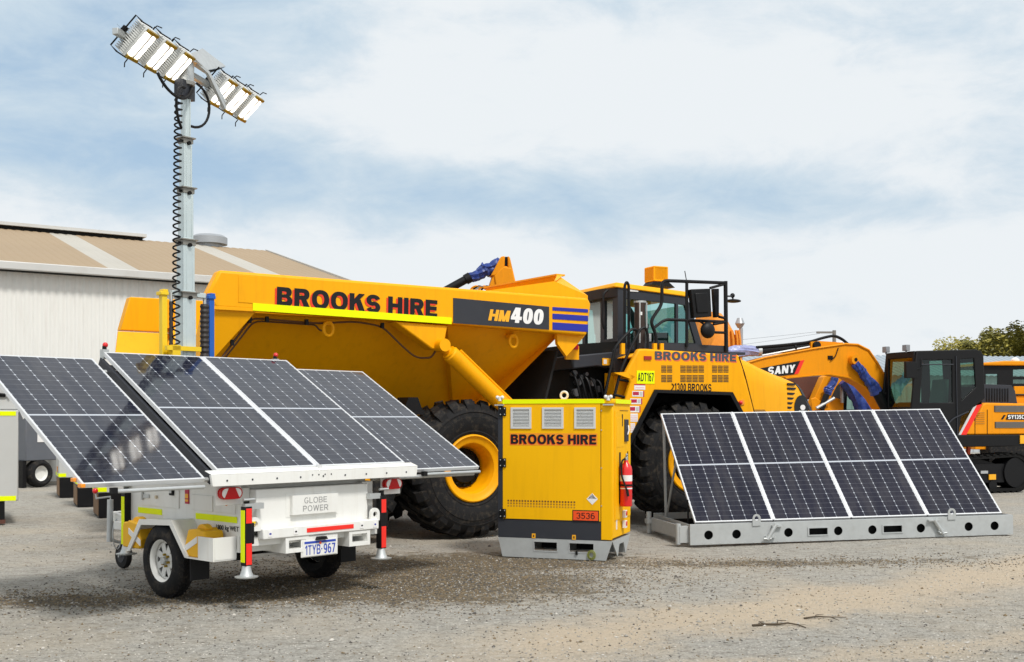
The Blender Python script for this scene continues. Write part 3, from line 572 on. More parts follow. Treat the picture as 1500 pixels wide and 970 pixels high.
m_ = MB(); m_.lathe([(.001, -.012), (.026, -.012), (.032, 0)], (.322, .345, .885), 'x', 14); m_.build('side_lamp', AMB, tr)
# rear box with the raised sign, bumper, pockets
m_ = MB(); m_.box(.41, 1.66, .03, .25, .66, 1.005); m_.box(.334, .41, .12, .25, .60, 1.02); m_.box(1.66, 1.80, .12, .25, .60, 1.02); m_.build('rear_box', WHT, tr, bev=.008)
m_ = MB(); m_.prism(rect(.72, 1.30, .745, .955), 'y', .026, .030); m_.prism(rect(.76, 1.27, .765, .935), 'y', -.012, .026); m_.heavy('GLOBE', (.89, -.0122, .862), (1, 0, 0), (0, 0, 1), .25, .050, 1, .125, gap=.22); m_.heavy('POWER', (.875, -.0122, .790), (1, 0, 0), (0, 0, 1), .28, .050, 1, .125, gap=.22); m_.build('sign_cover', [WHT, TXG], tr)
m_ = MB(); m_.box(.42, 1.72, -.06, .03, .578, .672); m_.build('bumper', WHT, tr, bev=.01)
m_ = MB(); m_.box(.88, 1.41, -.0645, -.0605, .607, .645); m_.build('reflective_strip', REDT, tr)
for x, k in ((.49, 0), (.76, 1), (1.51, 1), (1.67, 0)):
    m_ = MB(); m_.box(x-.022, x+.022, -.064, -.0605, .60, .65); m_.box(x-.010, x+.010, -.0655, -.064, .618, .632, 1); m_.build('sticker', [STW, BLUS if not k else TXT], tr)
for x0 in (.66, 1.37):
    m_ = MB(); m_.plate(rect(x0, x0+.25, .44, .577), [rect(x0+.035, x0+.215, .475, .55)], 'y', -.05, .9); m_.box(x0+.036, x0+.214, .5, .52, .476, .549, 1); m_.build('fork_pocket', [WHT, DRK], tr)
m_ = MB(); m_.plate([(.15, .46), (.43, .46), (.43, .60), (.15, .60)], [rect(.19, .40, .49, .58)], 'x', .325, 1.0); m_.build('fork_pocket', WHT, tr)
m_ = MB(); m_.box(.33, 1.77, .02, 2.3, .52, .598); m_.build('chassis', WHT, tr, bev=.006)
for x in (.36, 1.70):
    m_ = MB(); o_ = [(x-.0+.055*math.cos(a), .72+.055*math.sin(a)) for a in [i*PI/8 for i in range(9)]]; m_.plate([(x-.055, .655), (x+.055, .655)]+o_, [circ(x, .715, .026, 12)], 'y', -.03, -.005); m_.build('lifting_lug', WHT, tr)
m_ = MB(); m_.cyl((.345, -.01, .70), (.345, -.01, .76), .02, n=10); m_.lathe([(.001, 0), (.028, .0), (.028, .02), (.001, .02)], (.345, -.01, .72), 'z', 12); m_.build('yellow_cap', YELS, tr)
# plate
m_ = MB(); m_.box(.83, 1.24, -.045, -.035, .385, .575); m_.build('plate_holder', WHT, tr, bev=.006)
m_ = MB(); m_.prism(rect(.845, 1.225, .395, .53), 'y', -.052, -.046); m_.prism(rect(.86, 1.21, .505, .525), 'y', -.054, -.052, 1); m_.heavy('1TYB', (.868, -.0522, .408), (1, 0, 0), (0, 0, 1), .168, .084, 1, .17, gap=.16); m_.heavy('967', (1.073, -.0522, .408), (1, 0, 0), (0, 0, 1), .13, .084, 1, .17, gap=.16); m_.box(1.045, 1.056, -.0545, -.052, .445, .456, 1); m_.prism(circ(1.035, .505, .012, 10), 'y', -.0555, -.052, 2); m_.build('number_plate', [WHT, PLB, ORG], tr)
m_ = MB(); m_.prism([(.98, .535), (1.10, .535), (1.085, .562), (.995, .562)], 'y', -.085, -.045); m_.build('plate_lamp', BLK, tr, bev=.004)
# tail lamps on white brackets
for x0 in (.04, 1.86):
    m_ = MB(); m_.prism(rect(x0, x0+.25, .885, 1.055), 'y', .075, .08); m_.prism(rect(x0, x0+.25, 1.04, 1.055), 'y', .08, .19); b_ = m_.build('lamp_bracket', WHT, tr, bev=.003)
    e = [(x0+.065+.05*math.cos(a), .985+.05*math.sin(a)) for a in [PI/2+i*PI/8 for i in range(9)]]+[(x0+.185+.05*math.cos(a), .985+.05*math.sin(a)) for a in [-PI/2+i*PI/8 for i in range(9)]]
    sh = lambda q: [((p[0]-x0-.125)*q+x0+.125, (p[1]-.985)*q+.985) for p in e]
    m_ = MB(); m_.prism(e, 'y', .03, .075); m_.prism(sh(.86), 'y', .024, .03, 1); m_.prism([(x0+.095, 1.032), (x0+.155, 1.032), (x0+.20, .938), (x0+.05, .938)], 'y', .019, .024, 0); m_.build('tail_lamp', [REDL, WLEN], tr)
# wheels under angled fenders
def trailer_wheel(xo, sgn):
    R = .333; wy = 1.07; f = lambda r, h: (r, sgn*h)
    hub = MB(); hub.lathe([f(.001, .03), f(.032, .03), f(.036, .075), f(.05, .08)], (xo, wy, R), 'x', 16)
    for k in range(6): a = k*PI/3+.3; hub.cyl((xo+sgn*.085, wy+.052*math.cos(a), R+.052*math.sin(a)), (xo+sgn*.05, wy+.052*math.cos(a), R+.052*math.sin(a)), .012, n=6, m=1)
    wh = hub.build('wheel', [GALV, GOLD], tr)
    t = MB(); t.lathe([f(.185, .03), f(.21, .005), f(.26, .0), f(.305, .018), f(.328, .045), f(.333, .07), f(.333, .13), f(.328, .155), f(.305, .182), f(.26, .2), f(.185, .17)], (xo, wy, R), 'x', 48)
    for k in range(46):
        for q in (0, 1, 2):
            a = 2*PI*(k+.33*q)/46; h0 = .045+q*.038; ca, sa = math.cos(a), math.sin(a); c2, s2 = math.cos(a+.08), math.sin(a+.08)
            P_ = lambda r, c_, s_, h: (xo+sgn*h, wy+r*c_, R+r*s_)
            t.hexa([P_(.326, ca, sa, h0), P_(.326, ca, sa, h0+.03), P_(.326, c2, s2, h0+.03), P_(.326, c2, s2, h0), P_(.338, ca, sa, h0), P_(.338, ca, sa, h0+.03), P_(.338, c2, s2, h0+.03), P_(.338, c2, s2, h0)])
    t.build('tyre', RUB, wh, smooth=30)
    rm = MB(); rm.lathe([f(.168, .06), f(.178, .035), f(.192, .022), f(.188, .03), f(.176, .06), f(.172, .13)], (xo, wy, R), 'x', 40)
    cw = []
    for k in range(8):
        a = 2*PI*k/8; cw.append([(wy+.154*math.cos(a-.20), R+.154*math.sin(a-.20)), (wy+.154*math.cos(a+.20), R+.154*math.sin(a+.20)), (wy+.080*math.cos(a), R+.080*math.sin(a))])
    rm.plate(circ(wy, R, .172, 40), cw+[circ(wy, R, .034, 16)], 'x', xo+sgn*.075, xo+sgn*.085); rm.prism(circ(wy, R, .168, 24), 'x', xo+sgn*.115, xo+sgn*.125, 1); rm.build('rim', [WHT, BLK], wh)
trailer_wheel(.10, 1); trailer_wheel(2.0, -1)
def fender(xa, xb, out):
    prof = [(1.60, .40), (1.385, .675), (.87, .70), (.615, .41)]
    m_ = MB(); 
    for (y0, z0), (y1, z1) in zip(prof, prof[1:]):
        d = Vector((y1-y0, z1-z0)).normalized(); n_ = Vector((d.y, -d.x))*-.012
        m_.hexa([(xa, y0, z0), (xb, y0, z0), (xb, y1, z1), (xa, y1, z1), (xa, y0-n_.x, z0-n_.y), (xb, y0-n_.x, z0-n_.y), (xb, y1-n_.x, z1-n_.y), (xa, y1-n_.x, z1-n_.y)])
    lip = [(1.63, .385), (1.40, .69), (.86, .716), (.585, .40), (.64, .40), (.885, .665), (1.37, .64), (1.57, .385)]
    m_.prism(lip, 'x', out, out+.012); m_.build('fender', WHT, tr)
fender(.10, .33, .094); fender(1.77, 2.0, 1.995)
m_ = MB(); m_.box(.095, .325, .20, .615, .398, .41); m_.build('step_plate', WHT, tr)
for x in (.12, 1.79):
    m_ = MB(); m_.box(x, x+.19, .585, .597, .20, .398); m_.build('mudflap', RUBS, tr)
m_ = MB(); m_.cyl((.3, 1.07, .333), (1.8, 1.07, .333), .03, n=10); 
for x in (.45, 1.6): m_.box(x, x+.06, .4, 1.7, .36, .42)
m_.build('axle', DRK, tr)
# stabiliser legs
def stabiliser(x, y, strips, zf, arm):
    m_ = MB(); m_.box(x-.035, x+.035, y-.035, y+.035, zf+.10, zf+.60); m_.box(x-.02, x+.02, y-.02, y+.02, zf+.6, zf+.66); m_.box(x+.035, x+.06, y-.03, y+.04, zf+.28, zf+.46); lg = m_.build('stabiliser_leg', BLK, tr, bev=.006)
    m_ = MB(); m_.lathe([(.001, .0), (.095, .0), (.10, .010), (.06, .016), (.045, .05), (.034, .10), (.001, .10)], (x, y, zf), 'z', 20); m_.build('foot', GALV, lg)
    m_ = MB(); m_.box(x-.03, x+.10*arm, y-.025, y+.025, zf+.575, zf+.625); m_.cyl((x-.05, y-.03, zf+.66), (x+.06, y-.03, zf+.66), .012, n=8); m_.build('jack_head', GALV, lg)
    for nm, mt, bx in strips: m_ = MB(); m_.box(*bx); m_.build('reflective_strip', mt, lg)
zf = .27; x, y = T.S(361, 790, -.02)[0], -.02
stabiliser(x, y, [('r', REDT, (x-.028, x+.028, y-.039, y-.0355, zf+.46, zf+.585)), ('r', REDT, (x-.028, x+.028, y-.039, y-.0355, zf+.11, zf+.29)), ('g', HIVIS, (x-.039, x-.0355, y-.028, y+.028, zf+.13, zf+.57))], zf, 1.6)
x, y, zf = 1.80, -.0, .285
stabiliser(x, y, [('r', REDT, (x-.028, x+.028, y-.039, y-.0355, zf+.44, zf+.565)), ('r', REDT, (x-.028, x+.028, y-.039, y-.0355, zf+.11, zf+.31))], zf, -1.6)
x, y, zf = .30, 2.0, .30
stabiliser(x, y, [('g', HIVIS, (x-.039, x-.0355, y-.028, y+.028, zf+.10, zf+.56))], zf, 1.6)
# drawbar, jockey wheel
m_ = MB(); m_.hexa([(.45, 2.0, .50), (.53, 2.0, .50), (.96, 3.4, .50), (.90, 3.4, .50), (.45, 2.0, .60), (.53, 2.0, .60), (.96, 3.4, .60), (.90, 3.4, .60)]); m_.hexa([(1.57, 2.0, .50), (1.65, 2.0, .50), (1.02, 3.4, .50), (.96, 3.4, .50), (1.57, 2.0, .60), (1.65, 2.0, .60), (1.02, 3.4, .60), (.96, 3.4, .60)]); m_.build('drawbar', WHT, tr, bev=.006)
jx, jy = .91, 3.16
m_ = MB(); m_.lathe([(.02, -.028), (.08, -.032), (.125, -.03), (.135, -.015), (.135, .015), (.125, .03), (.08, .032), (.02, .028)], (jx, jy, .135), 'x', 28); m_.lathe([(.001, -.036), (.07, -.036), (.075, -.03)], (jx, jy, .135), 'x', 18, 1); m_.build('jockey_wheel', [RUBS, GREY], tr)
m_ = MB(); p = T.P(162, 800, jy-.02); q = T.P(163, 732, jy-.02)
m_.cyl((p.x, jy, .30), (q.x, jy, q.z), .032, n=14); m_.tube([(q.x, jy, q.z-.02), (q.x, jy, q.z+.03), (q.x-.16, jy, q.z+.02), (q.x-.17, jy, q.z+.10)], .010, 6); m_.ball((q.x-.17, jy, q.z+.10), .03, 6, 1); m_.tube([(p.x, jy, .32), (jx, jy-.02, .27), (jx, jy-.04, .14)], .018, 8); m_.cyl((jx-.06, jy, .135), (jx+.06, jy, .135), .012, n=8); m_.build('jockey_post', [GALV, REDP], tr)
m_ = MB(); m_.box(jx-.05, jx+.12, jy-.1, jy+.06, .46, .60); m_.cyl((jx+.02, jy-.15, .52), (jx+.02, jy-.15, .66), .03, n=10); m_.build('hitch_clamp', GALV, tr, bev=.008)
m_ = MB(); m_.tube([(jx-.1+.05*math.cos(t), jy-.05, .38+.16*math.sin(t)) for t in [i*.4 for i in range(16)]], .007, 5); m_.build('safety_chain', GALV, tr)
# mast
MY, MX = 2.15, 1.04; zz = lambda py: T.S(272, py, MY)[1]
lv = [(520, 430, .148), (430, 353, .130), (353, 277, .112), (277, 204, .094), (204, 108, .074)]
mst = None
for k, (a, b_, w_) in enumerate(lv):
    m_ = MB(); z0 = zz(a) if k else 1.0; h = w_/2; m_.box(MX-h, MX+h, MY-h, MY+h, z0, zz(b_)+.02)
    m_.box(MX-h*.5, MX-h*.4, MY-h-.004, MY-h, z0, zz(b_)); m_.box(MX+h*.55, MX+h*.65, MY-h-.004, MY-h, z0, zz(b_))
    if mst is None: mst = m_.build('mast', MASTM, tr, bev=.008)
    else: m_.build('mast_section', MASTM, mst, bev=.006)
for (a, b_, w_) in lv[:4]:
    h = w_/2; z = zz(b_); m_ = MB(); m_.box(MX-h-.028, MX+h+.028, MY-h-.028, MY+h+.028, z, z+.012); m_.box(MX-h-.008, MX+h+.008, MY-h-.008, MY+h+.008, z-.05, z); m_.cyl((MX, MY-h-.03, z-.05), (MX, MY-h-.008, z-.05), .02, n=10, m=1); m_.cyl((MX-h-.03, MY-.02, z-.03), (MX-h-.008, MY-.02, z-.03), .016, n=8, m=1); m_.build('mast_collar', [mat('tarnished_steel', (.28, .27, .24), .5, .6), DRK], mst)
def strut(px, top, mt, nm, cx):
    p = T.P(px, top, MY); x = p.x; m_ = MB(); m_.box(x-.028, x+.028, MY-.035, MY+.035, 1.75, p.z-.03); m_.box(x-.05, x+.035, MY-.05, MY+.05, p.z-.06, p.z-.025); m_.box(x-.02, x+.035, MY-.04, MY+.04, p.z-.025, p.z); m_.build(nm, mt, mst, bev=.004); return x, p.z
xa, za = strut(239, 424, YELS, 'mast_strut', 1); xb, zb = strut(308, 430, BLUE, 'mast_strut', -1)
m_ = MB(); z = T.P(240, 510, MY)[2]; m_.box(xa-.03, MX+.10, MY-.13, MY-.08, z-.025, z+.02); m_.box(xa+.03, xa+.12, MY-.13, MY-.02, z-.12, z+.03); m_.build('strut_bracket', YELS, mst)
for x, r in ((T.P(249, 470, MY).x, .022), (T.P(298, 470, MY).x, .048)):
    zt = T.P(298, 446, MY).z; m_ = MB(); prof = []; n_ = 46
    for k in range(n_+1): prof.append((r*(1 if k % 2 else .82), 1.62+(zt-1.62)*k/n_))
    m_.lathe([(.001, 1.62)]+prof+[(.001, zt)], (x, MY-.02, 0), 'z', 14); m_.cyl((x, MY-.02, zt), (x, MY-.02, zt+.09), .018, n=8, m=1); m_.build('bellows_hose', [mat('hose_black', (.03, .024, .022), .6), GALV], mst)
    m_ = MB(); m_.box(min(x, MX), max(x, MX), MY-.05, MY+.01, zt+.06, zt+.11); m_.build('strut_arm', MASTM, mst, bev=.005)
cx = T.P(254, 300, MY).x; z0, z1 = 1.80, T.P(255, 142, MY).z; pts = []; n_ = 39*14
for k in range(n_+1):
    a = k/14*2*PI; q = k/n_; pts.append((cx+.035*math.cos(a)+.03*q*q, MY-.05+.035*math.sin(a), z0+(z1-z0)*(q**.8)))
m_ = MB(); m_.tube(pts, .0095, 5); m_.build('coiled_cable', RUBS, mst, smooth=60)
# lamp bar: level, turned away from the trailer
hd = Vector((MX, MY, T.P(277, 104, MY).z)); W_ = T.M @ hd; BA = Frame((W_.x, W_.y, 0), 76.6); XF = T.I @ BA.M
m_ = MB(XF); bz = W_.z-.015
m_.box(-1.12, 1.44, .06, .12, bz+.02, bz+.08); m_.build('lamp_bar', GALV, mst, bev=.004)
m_ = MB(XF); m_.lathe([(.001, -.16), (.085, -.16), (.10, -.13), (.085, -.12), (.085, .06), (.12, .07), (.12, .09), (.001, .09)], (0, 0, W_.z), 'z', 20); m_.box(-.14, .10, -.05, .05, W_.z-.30, W_.z-.13, 1); m_.build('mast_head', [GALV, GREY], mst)
m_ = MB(XF); zc = W_.z+.10
cp = [XF.inverted() @ (T.I @ (BA.M @ BA.P(px, py, dd))) for px, py, dd in ((279, 79, -.12), (303, 103, -.14), (331, 97, .10), (297, 71, .12))]; nq = Vector((-.02, .012, -.012))
m_.hexa([p+nq for p in cp]+cp); cq = [XF.inverted() @ (T.I @ (BA.M @ BA.P(px, py, dd))) for px, py, dd in ((302.5, 103.5, -.142), (330.5, 98, .10), (323, 101.5, .08), (309, 106.5, -.12))]; m_.hexa([p+Vector((0, .01, -.002)) for p in cq]+cq, 1); m_.build('head_cover_plate', [GALV, DRK], mst)
m_ = MB(XF); m_.tube([(.05, -.10, W_.z+.08), (.20, -.14, W_.z+.02), (.42, -.22, W_.z-.30)], .025, 4); m_.tube([(.12, -.02, W_.z+.10), (.30, -.10, W_.z+.04), (.46, -.20, W_.z-.22)], .02, 4); m_.build('tilt_arm', GALV, mst)
m_ = MB(XF); m_.tube(bez((-.62, -.05, bz-.2), (-.5, -.1, bz-.42), (-.1, -.1, bz-.40), (.02, -.06, bz-.16), 14), .016, 6); m_.tube(bez((-.12, -.06, W_.z-.22), (-.34, -.06, W_.z-.2), (-.32, -.06, W_.z-.55), (-.12, -.02, W_.z-.62), 14), .014, 6); m_.tube(bez((.08, -.08, W_.z-.12), (.42, -.12, W_.z-.16), (.36, -.1, W_.z-.58), (.06, -.02, W_.z-.56), 14), .014, 6); m_.build('lamp_cable', RUBS, mst)
FN = mat('lamp_housing', (.62, .63, .61), .5, .0, var=.08)
def floodlight(t):
    # lens faces -y of the bar frame, tilted down
    a = rad(46); Rm = Matrix.Translation((t, -.02, bz)) @ Matrix.Rotation(a, 4, 'X'); m_ = MB(XF @ Rm)
    m_.box(-.09, .10, -.02, .05, -.17, .17)
    for k in range(15): q = -.16+.32*k/14; m_.box(-.098, .098, .05, .11, q-.005, q+.005)
    for k in range(15): q = -.16+.32*k/14; m_.box(-.098, -.09, -.01, .09, q-.006, q+.006)
    m_.box(-.075, .10, -.06, -.02, .14, .172, 1); m_.box(-.075, .10, -.06, -.02, -.172, -.14, 1); m_.box(.094, .10, -.045, -.02, -.14, .14, 1); m_.box(-.09, -.074, -.035, -.02, -.17, .17)
    fl = m_.build('floodlight', [FN, GOLD], mst, bev=.003, seg=1)
    for s_ in (-1, 1):
        m_ = MB(XF @ Rm); c = .011+s_*.046; e = [(c+.029*math.cos(q), .108+.029*math.sin(q)) for q in [i*PI/8 for i in range(9)]]+[(c+.029*math.cos(q), -.108+.029*math.sin(q)) for q in [PI+i*PI/8 for i in range(9)]]
        m_.prism(e, 'y', -.050, -.022); m_.build('lens', LAMP, fl)
    m_ = MB(XF @ Rm); m_.box(.003, .019, -.054, -.022, -.14, .14); m_.build('lens_bar', mat('lens_divider', (.32, .31, .28), .5), fl)
    m_ = MB(XF @ Rm); yk = .17
    m_.plate(rect(-.155, -.150, -.19, .19), [], 'z', 0, .001); 
    m_.box(-.15, -.135, .16, .17, -.2, .2) if False else None
    m_.tube([(-.125, .03, -.185), (-.125, .12, -.185), (-.125, .12, .185), (-.125, .03, .185)], .010, 4)
    m_.tube([(-.14, .03, .185), (.02, .01, .19)], .008, 4); m_.tube([(-.14, .03, -.185), (.02, .01, -.19)], .008, 4); m_.box(-.13, -.08, .115, .15, -.04, .04)
    m_.tube([(.03, 0, .185), (.03, -.01, .235), (.09, -.02, .245)], .006, 5); m_.tube([(.03, 0, -.185), (.02, -.01, -.235), (.0, -.05, -.26)], .006, 5); m_.build('yoke', BLK, fl)
for t in (-.90, -.57, -.22, .70, 1.02, 1.34): floodlight(t)

# wheel chocks in their holders at both ends of the fender
def chock(label, yc, flip):
    F_ = Frame(T.M @ Vector((.215, yc, .41)), 47.9); c = thing('wheel_chock', label, 'wheel chock', F_, 'yellow wheel chocks on the trailer fender'); s_ = -1 if flip else 1
    m_ = MB(); m_.prism([(s_*p[0], p[1]) for p in ((.17, 0), (-.13, 0), (-.155, .09), (-.10, .235), (.06, .255), (.09, .235), (.15, .235), (.165, .20))], 'x', -.10, .09); m_.build('wedge', CHOCK, c, bev=.012)
    m_ = MB(); m_.prism([(s_*(.02+.075*math.cos(q)), .236+.05*math.sin(q)) for q in [i*PI/8 for i in range(9)]], 'x', -.04, .03); m_.build('grip', CHOCK, c, bev=.008)
    m_ = MB(); m_.hexa([(-.106, s_*-.16, .03), (-.100, s_*-.16, .03), (-.100, s_*.05, .13), (-.106, s_*.05, .13), (-.106, s_*-.16, .085), (-.100, s_*-.16, .085), (-.1, s_*.05, .185), (-.106, s_*.05, .185)]); m_.build('strap', STW, c)
chock('yellow chock in the holder behind the trailer wheel by the red and yellow leg', .52, True)
chock('yellow chock in front of the trailer wheel beside the black jockey leg', 1.57, False)
m_ = MB(); m_.box(.095, .105, .20, .43, .41, .60); m_.box(.105, .325, .195, .205, .41, .60); m_.build('chock_holder', WHT, tr)

# ------------------------------------------------------------------ yellow battery cabinet
G = Frame((1.135, 12.73, 0), -19.5)
ge = thing('power_cabinet', 'yellow and dark grey steel power cabinet on a galvanised skid beside the big tyre', 'cabinet', G)
GW, GD, ZB, ZT = 1.375, .86, .225, 1.835
m_ = MB(); m_.box(-GW, -.0, .012, GD, ZB+.02, ZT-.02); m_.build('cabinet_body', YEL2, ge, bev=.012)
fx = lambda px, py: G.S(px, py, 0)
m_ = MB(); m_.prism([(-GW, ZB), (-GW, ZT-.06), (-GW+.06, ZT-.04), (-GW+.06, .44), (-.135, .44), (-.135, ZB)], 'y', -.004, .010); m_.build('grey_trim', GREY, ge)
P0 = -GW+.062; P1 = -.137
m_ = MB(); vents = []
for px0, px1 in ((749, 779), (795, 826), (842, 873)):
    a = fx(px0, 597); b_ = fx(px1, 628); vents.append((a[0], b_[0], b_[1], a[1]))
hl = [rect(a+.02, b_-.02, c+.02, d-.02) for a, b_, c, d in vents]
m_.plate(rect(P0, P1, .445, ZT-.05), hl, 'y', -.012, .008); door = m_.build('front_door', YEL2, ge)
m_ = MB()
for r_ in range(3):
    for k in range(24): x = P0+.068+k*.0348; z = .655-r_*.030; m_.box(x-.010, x+.010, -.0128, -.0118, z-.011, z+.009, r_)
m_.build('perforated_vent', [mat('hole_brown', (.16, .055, .008), .7), mat('hole_tan', (.38, .17, .008), .7), mat('hole_faint', (.52, .25, .008), .7)], door)
for a, b_, c, d in vents:
    m_ = MB(); m_.plate(rect(a, b_, c, d), [rect(a+.025, b_-.025, c+.025, d-.025)], 'y', -.024, -.0125)
    for k in range(11):
        z = c+.03+(d-c-.06)*(k+.5)/11; m_.hexa([(a+.02, -.022, z-.010), (b_-.02, -.022, z-.010), (b_-.02, -.002, z+.004), (a+.02, -.002, z+.004), (a+.02, -.022, z-.006), (b_-.02, -.022, z-.006), (b_-.02, -.002, z+.008), (a+.02, -.002, z+.008)])
    m_.box(a+.02, b_-.02, .003, .006, c+.02, d-.02, 1); m_.build('vent_grille', [mat('grille_plastic', (.62, .63, .62), .5), DRK], door)
a = fx(749, 650); b_ = fx(874, 637); m_ = MB()
m_.prism(rect(a[0]-.015, b_[0]+.012, a[1]-.018, b_[1]+.015), 'y', -.0135, -.0125, 2)
m_.heavy('BROOKS HIRE', (a[0]-.008, -.0137, a[1]-.009), (1, 0, 0), (0, 0, 1), b_[0]-a[0], b_[1]-a[1], 1, .26, thick=.0005); m_.heavy('BROOKS HIRE', (a[0], -.0156, a[1]), (1, 0, 0), (0, 0, 1), b_[0]-a[0], b_[1]-a[1], 0, .26, thick=.0005); m_.build('lettering', [TXT, TXR, mat('orange_halo', (.88, .30, .01), .45)], door)
c = fx(868, 731); m_ = MB(); q = .066
m_.prism([(c[0], c[1]+q), (c[0]+q, c[1]), (c[0], c[1]-q), (c[0]-q, c[1])], 'y', -.0150, -.0122)
for k in range(7): x = c[0]-.045+k*.015; m_.box(x-.004, x+.004, -.0165, -.015, c[1]+.004, c[1]+q-abs(x-c[0])-.01, 1)
m_.build('hazard_diamond', [STW, TXT], door)
a = fx(839, 763); b_ = fx(878, 748); m_ = MB(); m_.prism(rect(a[0], b_[0], a[1], b_[1]), 'y', -.0150, -.0122, 1); m_.prism(rect(a[0]+.01, b_[0]-.01, a[1]+.01, b_[1]-.01), 'y', -.0165, -.015); w_ = b_[0]-a[0]; h = b_[1]-a[1]
m_.heavy('3536', (a[0]+w_*.16, -.0167, a[1]+h*.24), (1, 0, 0), (0, 0, 1), w_*.68, h*.52, 1, .13, gap=.14); m_.build('number_sign', [ORG, TXT], door)
for py in (603, 678, 752):
    z = fx(741, py)[1]; m_ = MB(); x = -GW+.06; m_.box(x-.038, x+.042, -.026, -.004, z-.052, z+.052)
    for sx in (-.024, .028):
        for s2 in (-.034, .034): m_.cyl((x+sx, -.030, z+s2), (x+sx, -.026, z+s2), .008, n=8, m=1)
    m_.build('hinge', [BLK, GALV], ge, bev=.004)
m_ = MB(); m_.box(-.131, -.002, -.006, .010, ZB+.01, ZT-.06); m_.build('corner_post', YEL2, ge, bev=.004)
m_ = MB(); m_.box(P1, -.131, -.0045, .006, .44, ZT-.056); m_.box(P0, P1, -.0045, .006, .437, .4445); m_.build('door_gap', BLK, ge)
for z in (.62, 1.05, 1.48, 1.70): m_ = MB(); m_.cyl((-.125, -.016, z), (-.125, -.006, z), .007, n=8); m_.build('screw', GALV, ge)
m_ = MB(); m_.box(-GW-.012, .014, -.012, GD+.012, ZT-.055, ZT-.001); m_.build('roof', YEL2, ge, bev=.014)
m_ = MB(); m_.box(-GW+.06, -.09, -.0185, -.0125, ZT-.052, ZT-.004); m_.box(.0145, .019, .09, GD-.05, ZT-.052, ZT-.004); m_.build('reflective_strip', HIVIS, ge)
for x in (-GW+.025, -.045):
    m_ = MB(); m_.prism([(x-.055, ZT-.075), (x+.055, ZT-.075), (x+.055, ZT-.06), (x-.055, ZT-.06)], 'y', -.045, .03); m_.lathe([(.001, 0), (.022, 0), (.022, .05), (.001, .055)], (x, -.01, ZT-.02), 'z', 12, 1); m_.ball((x-.03, -.012, ZT+.022), .022, 6, 1); m_.ball((x+.03, -.012, ZT+.022), .022, 6, 1); m_.build('twist_lock', [GALV, WHT], ge)
m_ = MB(); m_.tube([(-.66+.042*math.cos(t), .30, ZT+.048+.042*math.sin(t)) for t in [i*2*PI/20 for i in range(21)]], .014, 8); m_.box(-.69, -.63, .28, .32, ZT-.01, ZT+.012); m_.build('lifting_eye', mat('cream_ring', (.75, .72, .62), .4), ge)
# right hand side: recess handle, lock, sockets, name plate
m_ = MB(); m_.box(.0005, .010, .10, GD-.03, .45, 1.70); m_.box(.010, .013, .14, .5, 1.28, 1.62); sd_ = m_.build('side_door', YEL2, ge, bev=.004)
m_ = MB(); m_.prism([(.50, 1.34), (.66, 1.34), (.66, 1.60), (.50, 1.60)], 'x', .011, .03); m_.tube([(.04, .56, 1.42), (.05, .58, 1.47), (.04, .60, 1.53)], .010, 6, 1); m_.build('door_handle', [GREY, STW], sd_, bev=.006)
m_ = MB(); m_.box(.011, .016, .40, .43, 1.52, 1.66); m_.box(.011, .016, .66, .69, 1.10, 1.22); m_.box(.011, .014, .3, .7, 1.70, 1.706); m_.build('slot', BLK, sd_)
for z in (.50, .38): m_ = MB(); m_.box(.011, .05, .42, .50, z-.045, z+.04); m_.box(.05, .056, .43, .49, z-.02, z+.03, 1); m_.build('power_socket', [STW, REDP], ge, bev=.005)
m_ = MB(); m_.box(.0005, .006, .16, .2, .34, .46); m_.build('sticker', STW, ge)
# skid
m_ = MB(); pk = [rect(-.93, -.655, .085, .185), rect(-.505, -.22, .085, .185)]
m_.plate([(-GW+.055, .0), (-.075, .0), (.0, ZB-.002), (-GW, ZB-.002)], pk, 'y', -.004, .012); m_.plate([(-GW+.055, .0), (-.075, .0), (.0, ZB-.002), (-GW, ZB-.002)], pk, 'y', GD-.02, GD)
for p in pk: m_.plate([(p[0][0]-.012, p[0][1]-.012), (p[1][0]+.012, p[1][1]-.012), (p[2][0]+.012, p[2][1]+.012), (p[3][0]-.012, p[3][1]+.012)], [p], 'y', -.008, -.0045); m_.box(p[0][0]+.01, p[1][0]-.01, .25, .27, .09, .18, 1)
m_.prism([(.0, ZB-.004), (.25, .02), (.33, .16), (.53, .16), (.62, .02), (GD, ZB-.004)], 'x', -.012, .0); m_.prism([(.012, ZB-.004), (GD, ZB-.004), (GD-.05, .02), (.05, .02)], 'x', -GW+.02, -GW+.03); m_.box(-GW+.01, -.02, .02, GD-.02, ZB-.04, ZB-.003); m_.build('skid', [GALV2, DRK], ge)
for px in (782, 841): x = fx(px, 784)[0]; m_ = MB(); m_.box(x-.022, x+.022, -.0085, -.0045, ZB+.0, ZB+.055); m_.box(x-.008, x+.008, -.01, -.0085, ZB+.015, ZB+.04, 1); m_.build('pocket_sticker', [TXY, RUST], ge)
m_ = MB(); c = fx(867, 813); m_.tube([(c[0]+.045*math.cos(t), -.016, c[1]+.05*math.sin(t)) for t in [i*2*PI/24 for i in range(25)]], .007, 6); m_.tube([(c[0]+.03*math.cos(t), -.022, c[1]+.035*math.sin(t)) for t in [i*2*PI/24 for i in range(25)]], .006, 6); m_.build('earth_lead', mat('green_yellow_wire', (.22, .24, .05), .6, var=.6, scale=30), ge)
m_ = MB(); x = fx(845, 806)[0]; m_.box(x-.012, x+.012, -.02, -.0045, .055, .10); m_.build('earth_stud', BLK, ge)
